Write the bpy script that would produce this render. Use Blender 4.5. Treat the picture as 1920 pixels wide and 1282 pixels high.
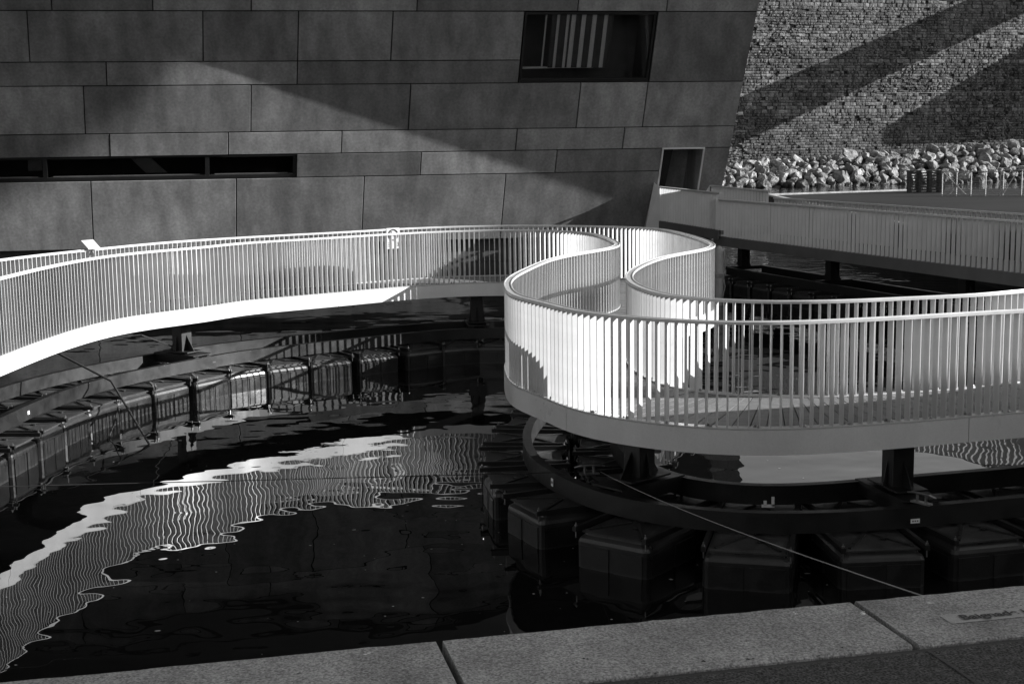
import bpy, bmesh, math, random
import numpy as np
from mathutils import Vector, Matrix

random.seed(11)
rng = np.random.default_rng(11)
R = math.radians
sc = bpy.context.scene
for o in list(bpy.data.objects):
    bpy.data.objects.remove(o)

# ------------------------------------------------------------------ camera
FPX, CX, CY, CAMH = 2600.0, 960.0, 641.0, 4.35          # focal length in photo pixels, centre, eye above water
PITCH, ROLL = math.atan((641 - 262) / FPX), R(-0.8)
_f = np.array([0, math.cos(PITCH), -math.sin(PITCH)])
_x0 = np.array([1.0, 0, 0]); _u0 = np.cross(_x0, _f)
CXV = math.cos(ROLL) * _x0 + math.sin(ROLL) * _u0
CUV = -math.sin(ROLL) * _x0 + math.cos(ROLL) * _u0
cam = bpy.data.cameras.new('camera'); camo = bpy.data.objects.new('camera', cam)
sc.collection.objects.link(camo)
cam.sensor_width = 36.0; cam.lens = 36.0 * FPX / 1920.0
cam.clip_start = 0.05; cam.clip_end = 3000
m = Matrix.Identity(4)
for i in range(3):
    m[i][0] = CXV[i]; m[i][1] = CUV[i]; m[i][2] = -_f[i]
m[2][3] = CAMH
camo.matrix_world = m
sc.camera = camo

# ------------------------------------------------------------------ sky, sun, exposure
SUN_EL, SUN_AZ = R(18.7), R(-3.5)                        # azimuth from +X towards +Y
S = np.array([math.cos(SUN_EL) * math.cos(SUN_AZ), math.cos(SUN_EL) * math.sin(SUN_AZ), math.sin(SUN_EL)])
w = bpy.data.worlds.new('World'); sc.world = w; w.use_nodes = True
nt = w.node_tree; nt.nodes.clear()
sky = nt.nodes.new('ShaderNodeTexSky'); sky.sky_type = 'NISHITA'; sky.sun_disc = False
sky.sun_elevation = SUN_EL; sky.sun_rotation = math.pi / 2 - SUN_AZ
bw = nt.nodes.new('ShaderNodeRGBToBW')                   # black and white film
bg = nt.nodes.new('ShaderNodeBackground'); bg.inputs['Strength'].default_value = 0.105
out = nt.nodes.new('ShaderNodeOutputWorld')
nt.links.new(sky.outputs[0], bw.inputs[0]); nt.links.new(bw.outputs[0], bg.inputs[0]); nt.links.new(bg.outputs[0], out.inputs[0])
sl = bpy.data.lights.new('sun', 'SUN'); sl.energy = 5.0; sl.angle = R(0.15); sl.color = (1, 1, 1)
so = bpy.data.objects.new('sun', sl); sc.collection.objects.link(so)
so.rotation_euler = Vector(S).to_track_quat('Z', 'Y').to_euler(); so.location = (40, -5, 30)
sc.view_settings.view_transform = 'Standard'; sc.view_settings.look = 'None'
sc.view_settings.exposure = 1.1; sc.view_settings.gamma = 1.0
sc.view_settings.use_curve_mapping = False
sc.render.engine = 'CYCLES'
sc.cycles.use_denoising = True
sc.cycles.max_bounces = 8; sc.cycles.diffuse_bounces = 3; sc.cycles.glossy_bounces = 4
sc.cycles.sample_clamp_indirect = 4.0

# ------------------------------------------------------------------ helpers
def ray(px, py):
    return (px - CX) * CXV - (py - CY) * CUV + FPX * _f
def at(px, py, z):                                       # the point at height z seen at a photo pixel
    d = ray(px, py); t = (z - CAMH) / d[2]
    return np.array([d[0] * t, d[1] * t, z])
def atY(px, py, Y):
    d = ray(px, py) * (Y / ray(px, py)[1]); return d + np.array([0, 0, CAMH])

class MB:
    def __init__(s): s.v = []; s.f = []
    def add(s, vs, fs):
        n = len(s.v); s.v.extend([tuple(map(float, p)) for p in vs]); s.f.extend([tuple(i + n for i in q) for q in fs]); return s
    def hexa(s, b, t):                                   # bottom 4 + top 4, both counter-clockwise from above
        return s.add(list(b) + list(t), [(3, 2, 1, 0), (4, 5, 6, 7), (0, 1, 5, 4), (1, 2, 6, 5), (2, 3, 7, 6), (3, 0, 4, 7)])
    def box(s, c, size, ax=None):
        c = np.array(c, float); h = np.array(size, float) / 2
        A = np.eye(3) if ax is None else np.array(ax, float)
        def p(i, j, k): return c + A[0] * h[0] * i + A[1] * h[1] * j + A[2] * h[2] * k
        return s.hexa([p(-1, -1, -1), p(1, -1, -1), p(1, 1, -1), p(-1, 1, -1)], [p(-1, -1, 1), p(1, -1, 1), p(1, 1, 1), p(-1, 1, 1)])
    def bar(s, a, b, w, h=None):                         # rectangular bar from a to b
        a = np.array(a, float); b = np.array(b, float); d = b - a; L = np.linalg.norm(d); d /= L
        up = np.array([0, 0, 1.0]) if abs(d[2]) < .95 else np.array([0, 1.0, 0])
        sd = np.cross(d, up); sd /= np.linalg.norm(sd); up = np.cross(sd, d)
        return s.box((a + b) / 2, (L, w, h or w), (d, sd * -1, up))
    def tube(s, pts, r, n=8, cap=True):
        pts = [np.array(p, float) for p in pts]; base = len(s.v); N = len(pts)
        for i, p in enumerate(pts):
            d = pts[min(i + 1, N - 1)] - pts[max(i - 1, 0)]; d /= np.linalg.norm(d)
            up = np.array([0, 0, 1.0]) if abs(d[2]) < .95 else np.array([1.0, 0, 0])
            a = np.cross(d, up); a /= np.linalg.norm(a); b = np.cross(a, d)
            rr = r[i] if hasattr(r, '__len__') else r
            for k in range(n):
                th = 2 * math.pi * k / n; s.v.append(tuple(p + rr * (math.cos(th) * a + math.sin(th) * b)))
        for i in range(N - 1):
            for k in range(n):
                k2 = (k + 1) % n; s.f.append((base + i * n + k, base + i * n + k2, base + (i + 1) * n + k2, base + (i + 1) * n + k))
        if cap:
            s.f.append(tuple(base + k for k in range(n))[::-1]); s.f.append(tuple(base + (N - 1) * n + k for k in range(n)))
        return s
    def sweep(s, P, Nn, prof):                           # closed profile [(offset along normal, z)] swept along plan points P
        base = len(s.v); n = len(prof)
        for p, q in zip(P, Nn):
            for o, z in prof: s.v.append((p[0] + q[0] * o, p[1] + q[1] * o, z))
        for i in range(len(P) - 1):
            for k in range(n):
                k2 = (k + 1) % n; s.f.append((base + i * n + k, base + i * n + k2, base + (i + 1) * n + k2, base + (i + 1) * n + k))
        s.f.append(tuple(base + k for k in range(n))[::-1]); s.f.append(tuple(base + (len(P) - 1) * n + k for k in range(n)))
        return s
    def mesh(s, name, off=(0, 0, 0), smooth=False):
        me = bpy.data.meshes.new(name)
        v = np.array(s.v) - np.array(off)
        me.from_pydata(v.tolist(), [], s.f); me.update()
        bm = bmesh.new(); bm.from_mesh(me); bmesh.ops.recalc_face_normals(bm, faces=bm.faces); bm.to_mesh(me); bm.free()
        if smooth:
            me.polygons.foreach_set('use_smooth', [True] * len(me.polygons))
        return me

def wloc(p):
    l = Vector((0, 0, 0))
    while p is not None: l += p.location; p = p.parent
    return l
def tag(o, label=None, cat=None, group=None, kind=None):
    if label: o['label'] = label
    if cat: o['category'] = cat
    if group: o['group'] = group
    if kind: o['kind'] = kind
    return o
def put(name, mb, mat, parent=None, label=None, cat=None, group=None, kind=None, smooth=False, bevel=0, auto=None):
    me = mb.mesh(name, wloc(parent) if parent else (0, 0, 0), smooth)
    o = bpy.data.objects.new(name, me); sc.collection.objects.link(o)
    if parent: o.parent = parent
    me.materials.append(mat)
    if bevel:
        b = o.modifiers.new('bevel', 'BEVEL'); b.width = bevel; b.segments = 2; b.limit_method = 'ANGLE'; b.angle_limit = R(40)
    return tag(o, label, cat, group, kind)
def inst(name, me, loc, rz=0, parent=None, scale=None, rot=None):  # shares mesh data
    o = bpy.data.objects.new(name, me); sc.collection.objects.link(o)
    o.location = Vector(tuple(map(float, loc))) - (wloc(parent) if parent else Vector((0, 0, 0)))
    o.rotation_euler = rot or (0, 0, rz)
    if scale is not None: o.scale = scale
    if parent: o.parent = parent
    return o
def empty(name, loc, label=None, cat=None, group=None, parent=None):
    o = bpy.data.objects.new(name, None); sc.collection.objects.link(o)
    o.location = Vector(tuple(map(float, loc))) - (wloc(parent) if parent else Vector((0, 0, 0)))
    o.empty_display_size = .2
    if parent: o.parent = parent
    return tag(o, label, cat, group)

# ------------------------------------------------------------------ materials
def mat(name, lo, hi=None, rough=.5, scale=3., detail=6., bump=0., bscale=40., metal=0., rand=0., spec=.5, rvar=0., streak=0, island=0., coords='Object', contrast=(.3, .7), stretch=(1, 1, 1), grain=0., gscale=60.):
    """grey procedural surface: noise between two albedos, fine relief, optional per-object variation"""
    m = bpy.data.materials.new(name); m.use_nodes = True; nt = m.node_tree; N = nt.nodes; L = nt.links
    b = N['Principled BSDF']; b.inputs['Metallic'].default_value = metal; b.inputs['Specular IOR Level'].default_value = spec
    tc = N.new('ShaderNodeTexCoord'); mp = N.new('ShaderNodeMapping'); mp.inputs['Scale'].default_value = stretch
    L.new(tc.outputs[coords], mp.inputs[0])
    hi = lo if hi is None else hi
    n1 = N.new('ShaderNodeTexNoise'); n1.inputs['Scale'].default_value = scale; n1.inputs['Detail'].default_value = detail; n1.inputs['Roughness'].default_value = .6
    L.new(mp.outputs[0], n1.inputs['Vector'])
    mr = N.new('ShaderNodeMapRange'); mr.inputs[1].default_value = contrast[0]; mr.inputs[2].default_value = contrast[1]
    mr.inputs[3].default_value = lo; mr.inputs[4].default_value = hi
    L.new(n1.outputs['Fac'], mr.inputs[0]); col = mr.outputs[0]
    if streak:
        n2 = N.new('ShaderNodeTexNoise'); n2.inputs['Scale'].default_value = 1.0; n2.inputs['Detail'].default_value = 4
        mp2 = N.new('ShaderNodeMapping'); mp2.inputs['Scale'].default_value = (2.2, 2.2, .35); L.new(tc.outputs[coords], mp2.inputs[0]); L.new(mp2.outputs[0], n2.inputs['Vector'])
        m2 = N.new('ShaderNodeMapRange'); m2.inputs[1].default_value = .35; m2.inputs[2].default_value = .7; m2.inputs[3].default_value = 1 - streak; m2.inputs[4].default_value = 1.0
        L.new(n2.outputs['Fac'], m2.inputs[0])
        mu = N.new('ShaderNodeMath'); mu.operation = 'MULTIPLY'; L.new(col, mu.inputs[0]); L.new(m2.outputs[0], mu.inputs[1]); col = mu.outputs[0]
    if grain:
        n4 = N.new('ShaderNodeTexNoise'); n4.inputs['Scale'].default_value = gscale; n4.inputs['Detail'].default_value = 3; L.new(tc.outputs[coords], n4.inputs['Vector'])
        m5 = N.new('ShaderNodeMapRange'); m5.inputs[1].default_value = .3; m5.inputs[2].default_value = .7; m5.inputs[3].default_value = 1 - grain; m5.inputs[4].default_value = 1 + grain
        L.new(n4.outputs['Fac'], m5.inputs[0]); mu = N.new('ShaderNodeMath'); mu.operation = 'MULTIPLY'; L.new(col, mu.inputs[0]); L.new(m5.outputs[0], mu.inputs[1]); col = mu.outputs[0]
    for amt, src in ((rand, 'obj'), (island, 'isl')):
        if not amt: continue
        if src == 'obj': oi = N.new('ShaderNodeObjectInfo'); so_ = oi.outputs['Random']
        else: oi = N.new('ShaderNodeNewGeometry'); so_ = oi.outputs['Random Per Island']
        m3 = N.new('ShaderNodeMapRange'); m3.inputs[3].default_value = 1 - amt; m3.inputs[4].default_value = 1 + amt
        L.new(so_, m3.inputs[0]); mu = N.new('ShaderNodeMath'); mu.operation = 'MULTIPLY'; L.new(col, mu.inputs[0]); L.new(m3.outputs[0], mu.inputs[1]); col = mu.outputs[0]
    cc = N.new('ShaderNodeCombineColor')
    for i in range(3): L.new(col, cc.inputs[i])
    L.new(cc.outputs[0], b.inputs['Base Color'])
    if rvar:
        m4 = N.new('ShaderNodeMapRange'); m4.inputs[1].default_value = .3; m4.inputs[2].default_value = .7; m4.inputs[3].default_value = max(0, rough - rvar); m4.inputs[4].default_value = min(1, rough + rvar)
        L.new(n1.outputs['Fac'], m4.inputs[0]); L.new(m4.outputs[0], b.inputs['Roughness'])
    else: b.inputs['Roughness'].default_value = rough
    if bump:
        n3 = N.new('ShaderNodeTexNoise'); n3.inputs['Scale'].default_value = bscale; n3.inputs['Detail'].default_value = 5; n3.inputs['Roughness'].default_value = .65
        L.new(mp.outputs[0], n3.inputs['Vector'])
        bp = N.new('ShaderNodeBump'); bp.inputs['Strength'].default_value = 1; bp.inputs['Distance'].default_value = bump
        L.new(n3.outputs['Fac'], bp.inputs['Height']); L.new(bp.outputs[0], b.inputs['Normal'])
    return m

M = {}
M['white'] = mat('white_paint', .60, .69, rough=.36, scale=1.1, detail=8, rvar=.1, bump=.0008, bscale=3, streak=.12, grain=.05, gscale=60)
M['rail'] = mat('rail_paint', .44, .52, rough=.32, scale=5, rvar=.08, rand=.06, island=.06)
M['plank'] = mat('deck_board', .12, .19, rough=.7, scale=9, bump=.002, bscale=60, rand=.18, grain=.2, gscale=120)
M['panel'] = mat('facade_concrete', .19, .36, rough=.75, scale=.5, detail=12, bump=.002, bscale=28, rand=.34, streak=.4, contrast=(.3, .7), grain=.16, gscale=14)
M['plinth'] = mat('plinth_concrete', .05, .10, rough=.8, scale=.8, bump=.004, bscale=20, streak=.4)
M['dark'] = mat('dark_void', .012, .02, rough=.8)
M['frame'] = mat('window_frame', .015, .022, rough=.45, spec=.4)
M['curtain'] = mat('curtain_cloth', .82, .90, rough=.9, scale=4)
M['curtaind'] = mat('curtain_dark', .07, .10, rough=.9, scale=4)
M['room'] = mat('room_plaster', .10, .13, rough=.9)
M['stone'] = mat('fort_stone', .06, .19, rough=.95, scale=.5, detail=14, bump=.12, bscale=4, island=.4, rand=.35, grain=.3, gscale=5, streak=.3)
M['mortar'] = mat('fort_mortar', .012, .03, rough=.95, scale=2, bump=.06, bscale=4)
M['boulder'] = mat('boulder_limestone', .10, .30, rough=.9, scale=1.8, bump=.22, bscale=3.5, rand=.3, grain=.4, gscale=5)
M['wetrock'] = mat('wet_boulder', .03, .08, rough=.5, scale=2, bump=.2, bscale=3.5, rand=.3)
M['bank'] = mat('bank_earth', .015, .03, rough=.95, scale=1)
M['plastic'] = mat('black_plastic', .007, .02, rough=.36, scale=3.5, rvar=.14, bump=.003, bscale=9, streak=.3, grain=.3, gscale=40)
M['lid'] = mat('float_lid', .018, .055, rough=.6, scale=4, rvar=.1, bump=.003, bscale=18, rand=.25, grain=.3, gscale=40)
M['steel'] = mat('black_steel', .010, .018, rough=.45, scale=4, rvar=.1)
M['beam'] = mat('painted_beam', .009, .018, rough=.45, scale=3, rvar=.12, streak=.3, grain=.2, gscale=50)
# tide mark and dusty shoulders on the floats
def tide(m, lo, hi):
    nt = m.node_tree; N = nt.nodes; L = nt.links; b = N['Principled BSDF']; src = b.inputs['Base Color'].links[0].from_socket
    tc = N.new('ShaderNodeTexCoord'); sx = N.new('ShaderNodeSeparateXYZ'); L.new(tc.outputs['Object'], sx.inputs[0])
    n = N.new('ShaderNodeTexNoise'); n.inputs['Scale'].default_value = 7; n.inputs['Detail'].default_value = 6; oi = N.new('ShaderNodeObjectInfo'); vm = N.new('ShaderNodeVectorMath'); vm.operation = 'MULTIPLY_ADD'; vm.inputs[1].default_value = (37, 53, 29); L.new(oi.outputs['Random'], vm.inputs[0]); L.new(tc.outputs['Object'], vm.inputs[2]); L.new(vm.outputs[0], n.inputs['Vector'])
    z = N.new('ShaderNodeMath'); z.operation = 'MULTIPLY_ADD'; z.inputs[1].default_value = .10; L.new(n.outputs['Fac'], z.inputs[0]); L.new(sx.outputs['Z'], z.inputs[2])
    r = N.new('ShaderNodeValToRGB'); r.color_ramp.interpolation = 'LINEAR'
    L.new(z.outputs[0], r.inputs[0]); e = r.color_ramp.elements
    e[0].position = 0.0; e[0].color = (.15, .15, .15, 1); e[1].position = .05; e[1].color = (.35, .35, .35, 1)
    for p, v in ((.062, .5), (.085, .06), (.27, .0), (.345, .35), (.39, .6), (.43, .2)):
        q = e.new(p); q.color = (v, v, v, 1)
    mx = N.new('ShaderNodeMix'); mx.data_type = 'RGBA'; L.new(r.outputs[0], mx.inputs[0]); L.new(src, mx.inputs[6]); mx.inputs[7].default_value = (hi, hi, hi, 1)
    L.new(mx.outputs[2], b.inputs['Base Color'])
tide(M['plastic'], 0, .05)
M['galv'] = mat('galvanised_steel', .24, .36, rough=.35, metal=.9, scale=20)
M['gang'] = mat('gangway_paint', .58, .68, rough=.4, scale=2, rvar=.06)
M['quay'] = mat('quay_concrete', .19, .36, rough=.85, scale=3, detail=15, bump=.008, bscale=80, rand=.08, contrast=(.32, .68), grain=.6, gscale=125)
M['asphalt'] = mat('asphalt', .03, .07, rough=.9, scale=20, detail=4, bump=.012, bscale=90, contrast=(.3, .7), grain=1.4, gscale=125)
M['plaza'] = mat('plaza_paving', .016, .03, spec=.1, rough=.8, scale=.5, bump=.004, bscale=8, stretch=(.3, 2, 1))
M['rope'] = mat('mooring_rope', .22, .32, rough=.85, scale=60, bump=.002, bscale=160)
M['droprope'] = mat('dark_rope', .012, .022, rough=.85, scale=60, bump=.003, bscale=90)
M['paint'] = mat('white_plate', .78, .85, rough=.5, scale=8)
M['signface'] = mat('sign_face', .38, .44, rough=.5, scale=8)
M['ink'] = mat('dark_ink', .03, .04, rough=.7)
M['greyink'] = mat('faded_ink', .10, .14, rough=.7)
M['wood'] = mat('pallet_wood', .045, .08, rough=.85, scale=6, rand=.25)
M['fence'] = mat('fence_steel', .35, .42, rough=.5, scale=6)
M['pile'] = mat('mooring_pile', .45, .6, rough=.6, scale=5, streak=.4)
M['soffit'] = mat('soffit_concrete', .10, .14, rough=.8, scale=.6)
M['block'] = mat('far_block_concrete', .15, .2, rough=.8, scale=.4)
def glass():
    m = bpy.data.materials.new('window_glass'); m.use_nodes = True; nt = m.node_tree; N = nt.nodes; L = nt.links
    N.remove(N['Principled BSDF']); o = N['Material Output']
    t = N.new('ShaderNodeBsdfTransparent'); t.inputs[0].default_value = (.93, .93, .93, 1)
    g = N.new('ShaderNodeBsdfGlossy'); g.inputs['Roughness'].default_value = .02
    fr = N.new('ShaderNodeFresnel'); fr.inputs[0].default_value = 1.5
    mx = N.new('ShaderNodeMixShader'); L.new(fr.outputs[0], mx.inputs[0]); L.new(t.outputs[0], mx.inputs[1]); L.new(g.outputs[0], mx.inputs[2]); L.new(mx.outputs[0], o.inputs[0])
    return m
M['glass'] = glass()
def water():
    m = bpy.data.materials.new('harbour_water'); m.use_nodes = True; nt = m.node_tree; N = nt.nodes; L = nt.links
    b = N['Principled BSDF']; b.inputs['Base Color'].default_value = (.004, .004, .004, 1); b.inputs['Roughness'].default_value = .0
    b.inputs['IOR'].default_value = 1.32; b.inputs['Specular IOR Level'].default_value = .5
    tc = N.new('ShaderNodeTexCoord')
    def noise(scale, detail, st=(1, 1, 1), dist=0.):
        mp = N.new('ShaderNodeMapping'); mp.inputs['Scale'].default_value = st; L.new(tc.outputs['Object'], mp.inputs[0])
        n = N.new('ShaderNodeTexNoise'); n.inputs['Scale'].default_value = scale; n.inputs['Detail'].default_value = detail
        n.inputs['Roughness'].default_value = .4; n.inputs['Distortion'].default_value = dist; L.new(mp.outputs[0], n.inputs['Vector']); return n.outputs['Fac']
    def mul(a, k):
        x = N.new('ShaderNodeMath'); x.operation = 'MULTIPLY'; L.new(a, x.inputs[0])
        if isinstance(k, (int, float)): x.inputs[1].default_value = k
        else: L.new(k, x.inputs[1])
        return x.outputs[0]
    def add(a, c):
        x = N.new('ShaderNodeMath'); x.operation = 'ADD'; L.new(a, x.inputs[0]); L.new(c, x.inputs[1]); return x.outputs[0]
    amp = N.new('ShaderNodeMapRange'); amp.inputs[1].default_value = .3; amp.inputs[2].default_value = .7; amp.inputs[3].default_value = .55; amp.inputs[4].default_value = 1.35; L.new(noise(.22, 1.), amp.inputs[0])
    gust = N.new('ShaderNodeMapRange'); gust.inputs[1].default_value = .52; gust.inputs[2].default_value = .72; L.new(noise(.35, 2., (.5, 1, 1)), gust.inputs[0])
    calm0 = add(add(mul(noise(1.7, 1.0), CALM_A), mul(noise(.6, 0.), CALM_B)), mul(noise(3.6, 0.), CALM_C))
    calm = add(mul(calm0, amp.outputs[0]), mul(mul(noise(13., 1., (.8, 1, 1)), .00045), gust.outputs[0]))
    # open water beyond the float chain is rippled by the breeze
    sx = N.new('ShaderNodeSeparateXYZ'); L.new(tc.outputs['Object'], sx.inputs[0])
    k = N.new('ShaderNodeMapRange'); k.inputs[1].default_value = 31; k.inputs[2].default_value = 42; k.interpolation_type = 'SMOOTHSTEP'
    L.new(sx.outputs['Y'], k.inputs[0])
    k2 = N.new('ShaderNodeMapRange'); k2.inputs[1].default_value = 4.; k2.inputs[2].default_value = 6.5; k2.interpolation_type = 'SMOOTHSTEP'; L.new(sx.outputs['X'], k2.inputs[0])
    mask = mul(k.outputs[0], k2.outputs[0])
    rip = mul(mul(noise(2.2, 3.0, (.7, 1, 1), .4), .035), mask)
    bp = N.new('ShaderNodeBump'); bp.inputs['Strength'].default_value = 1; bp.inputs['Distance'].default_value = 1
    L.new(add(calm, rip), bp.inputs['Height']); L.new(bp.outputs[0], b.inputs['Normal'])
    return m
CALM_A, CALM_B, CALM_C = .0078, .020, .0012
M['water'] = water()
RA_PTS = [(-8.400,9.500),(-8.320,9.791),(-8.243,10.083),(-8.168,10.375),(-8.095,10.668),(-8.024,10.961),(-7.956,11.255),(-7.889,11.550),(-7.824,11.844),(-7.762,12.140),(-7.701,12.435),(-7.642,12.731),(-7.586,13.028),(-7.532,13.325),(-7.480,13.622),(-7.430,13.920),(-7.383,14.218),(-7.337,14.516),(-7.294,14.815),(-7.252,15.114),(-7.211,15.413),(-7.172,15.712),(-7.135,16.012),(-7.100,16.311),(-7.067,16.611),(-7.037,16.912),(-7.011,17.212),(-6.988,17.513),(-6.968,17.815),(-6.952,18.116),(-6.939,18.417),(-6.927,18.719),(-6.916,19.021),(-6.903,19.322),(-6.888,19.624),(-6.870,19.925),(-6.847,20.226),(-6.818,20.526),(-6.784,20.826),(-6.741,21.125),(-6.689,21.422),(-6.624,21.717),(-6.544,22.008),(-6.445,22.293),(-6.321,22.568),(-6.171,22.830),(-5.999,23.077),(-5.812,23.314),(-5.620,23.547),(-5.433,23.784),(-5.262,24.033),(-5.108,24.292),(-4.946,24.547),(-4.753,24.778),(-4.531,24.982),(-4.293,25.169),(-4.050,25.347),(-3.805,25.523),(-3.561,25.701),(-3.319,25.882),(-3.080,26.066),(-2.842,26.251),(-2.602,26.435),(-2.359,26.614),(-2.110,26.784),(-1.852,26.941),(-1.583,27.078),(-1.303,27.189),(-1.012,27.270),(-0.715,27.319),(-0.413,27.332),(-0.113,27.310),(0.183,27.250),(0.468,27.150),(0.733,27.007),(0.971,26.822),(1.173,26.598),(1.337,26.345),(1.463,26.071),(1.557,25.784),(1.625,25.490),(1.674,25.193),(1.710,24.893),(1.739,24.593),(1.764,24.292),(1.783,23.990),(1.795,23.689),(1.794,23.387),(1.769,23.087),(1.710,22.791),(1.614,22.505),(1.486,22.232),(1.338,21.968),(1.184,21.709),(1.032,21.448),(0.889,21.182),(0.759,20.910),(0.646,20.630),(0.548,20.345),(0.465,20.055),(0.391,19.762),(0.323,19.468),(0.258,19.173),(0.194,18.878),(0.133,18.583),(0.077,18.286),(0.028,17.988),(-0.010,17.689),(-0.034,17.388),(-0.044,17.087),(-0.040,16.785),(-0.026,16.483),(-0.003,16.182),(0.039,15.884),(0.115,15.592),(0.225,15.311),(0.345,15.034),(0.458,14.754),(0.574,14.475),(0.714,14.208),(0.890,13.964),(1.101,13.748),(1.335,13.557),(1.588,13.393),(1.860,13.265),(2.150,13.182),(2.450,13.146),(2.751,13.155),(3.050,13.199),(3.345,13.261),(3.638,13.335),(3.928,13.417),(4.216,13.506),(4.504,13.598),(4.793,13.686),(5.084,13.764),(5.378,13.833),(5.673,13.897),(5.968,13.961),(6.261,14.031),(6.552,14.111),(6.839,14.207),(7.119,14.318),(7.394,14.443),(7.663,14.580),(7.927,14.726),(8.187,14.879),(8.444,15.037),(8.698,15.200)]
RB_PTS = [(-9.900,9.500),(-9.834,9.794),(-9.767,10.088),(-9.701,10.383),(-9.634,10.677),(-9.568,10.971),(-9.502,11.266),(-9.436,11.560),(-9.372,11.855),(-9.309,12.150),(-9.247,12.445),(-9.188,12.741),(-9.132,13.038),(-9.079,13.335),(-9.030,13.633),(-8.985,13.931),(-8.944,14.230),(-8.907,14.529),(-8.872,14.829),(-8.839,15.129),(-8.806,15.429),(-8.775,15.729),(-8.743,16.029),(-8.712,16.329),(-8.682,16.629),(-8.653,16.930),(-8.625,17.230),(-8.598,17.531),(-8.574,17.831),(-8.551,18.132),(-8.529,18.433),(-8.508,18.734),(-8.486,19.035),(-8.463,19.336),(-8.437,19.637),(-8.408,19.937),(-8.373,20.237),(-8.331,20.535),(-8.280,20.833),(-8.220,21.128),(-8.149,21.422),(-8.067,21.712),(-7.973,21.999),(-7.868,22.282),(-7.753,22.561),(-7.629,22.835),(-7.497,23.107),(-7.359,23.375),(-7.217,23.641),(-7.071,23.906),(-6.923,24.168),(-6.771,24.429),(-6.615,24.687),(-6.450,24.940),(-6.273,25.184),(-6.080,25.416),(-5.870,25.632),(-5.645,25.834),(-5.411,26.024),(-5.173,26.210),(-4.933,26.392),(-4.689,26.570),(-4.439,26.739),(-4.183,26.899),(-3.924,27.053),(-3.666,27.209),(-3.411,27.371),(-3.163,27.542),(-2.920,27.722),(-2.681,27.905),(-2.439,28.086),(-2.188,28.254),(-1.926,28.402),(-1.651,28.527),(-1.366,28.626),(-1.073,28.698),(-0.775,28.743),(-0.474,28.761),(-0.172,28.754),(0.128,28.722),(0.424,28.668),(0.717,28.594),(1.004,28.501),(1.285,28.391),(1.559,28.266),(1.825,28.124),(2.081,27.963),(2.321,27.781),(2.538,27.572),(2.722,27.333),(2.867,27.069),(2.972,26.786),(3.046,26.494),(3.102,26.197),(3.149,25.899),(3.190,25.600),(3.228,25.301),(3.262,25.001),(3.290,24.701),(3.312,24.400),(3.330,24.098),(3.344,23.797),(3.351,23.495),(3.349,23.194),(3.330,22.893),(3.285,22.594),(3.207,22.303),(3.096,22.023),(2.957,21.755),(2.801,21.497),(2.641,21.241),(2.485,20.983),(2.342,20.717),(2.215,20.444),(2.102,20.164),(1.999,19.880),(1.905,19.593),(1.818,19.305),(1.739,19.013),(1.668,18.720),(1.608,18.424),(1.560,18.127),(1.524,17.827),(1.502,17.526),(1.493,17.225),(1.501,16.923),(1.528,16.622),(1.572,16.324),(1.633,16.029),(1.716,15.739),(1.845,15.467),(2.035,15.233),(2.272,15.048),(2.541,14.912),(2.830,14.825),(3.128,14.787),(3.430,14.791),(3.729,14.833),(4.023,14.901),(4.315,14.975),(4.608,15.048),(4.899,15.128),(5.184,15.226),(5.459,15.350),(5.721,15.499),(5.976,15.660),(6.230,15.823),(6.488,15.980),(6.750,16.130),(7.015,16.273),(7.284,16.411),(7.554,16.544),(7.827,16.674),(8.101,16.800)]

# ================================================================== THE SETTING
# ------------------------------------------------------------------ water
b = MB(); b.add([(-700, -200, 0), (900, -200, 0), (900, 1400, 0), (-700, 1400, 0)], [(0, 1, 2, 3)])
put('water', b, M['water'], kind='structure')
b = MB(); b.add([(-700, -200, -5), (900, -200, -5), (900, 1400, -5), (-700, 1400, -5)], [(0, 1, 2, 3)])
put('seabed', b, M['bank'], kind='structure')

# ------------------------------------------------------------------ quay in front
QD = np.array([.975, .223, 0]); QD /= np.linalg.norm(QD); QN = np.array([QD[1], -QD[0], 0])   # along the edge, inland
Q0 = np.array([-.26, 4.45, 0.]); QZ = 2.70
UPV = np.array([0, 0, 1.])
def qp(a, d, z): return Q0 + QD * a + QN * d + UPV * z
b = MB()
b.hexa([qp(-30, .02, -5), qp(-30, .49, -5), qp(40, .49, -5), qp(40, .02, -5)], [qp(-30, .02, QZ - .251), qp(-30, .49, QZ - .251), qp(40, .49, QZ - .251), qp(40, .02, QZ - .251)])
quay = put('quay', b, M['plinth'], kind='structure')
for k in range(-7, 9):
    a0, a1 = k * 1.5 + .012, (k + 1) * 1.5 - .012
    b = MB(); N_ = 26
    # front arris slightly worn
    top = []; 
    for i in range(N_ + 1):
        a = a0 + (a1 - a0) * i / N_; j = rng.normal(0, .0016)
        top.append((a, max(-.001, .004 + j)))
    prof = [(0, QZ - .25), (0, QZ - .012), (.010, QZ), (.455, QZ), (.462, QZ - .008), (.462, QZ - .25)]
    base = []
    for i in range(N_ + 1):
        a, j = top[i]; ch = abs(rng.normal(0, .0025))
        base += [qp(a, d + (j if q < 3 else 0) + (ch if q == 2 else 0), z - (ch if q == 1 else 0)) for q, (d, z) in enumerate(prof)]
    fs = []
    n = len(prof)
    for i in range(N_):
        for q in range(n):
            q2 = (q + 1) % n; fs.append((i * n + q, (i + 1) * n + q, (i + 1) * n + q2, i * n + q2))
    fs.append(tuple(range(n))); fs.append(tuple(N_ * n + q for q in range(n))[::-1])
    b.add(base, fs); put('coping_stone', b, M['quay'], quay)
b = MB()
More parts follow.
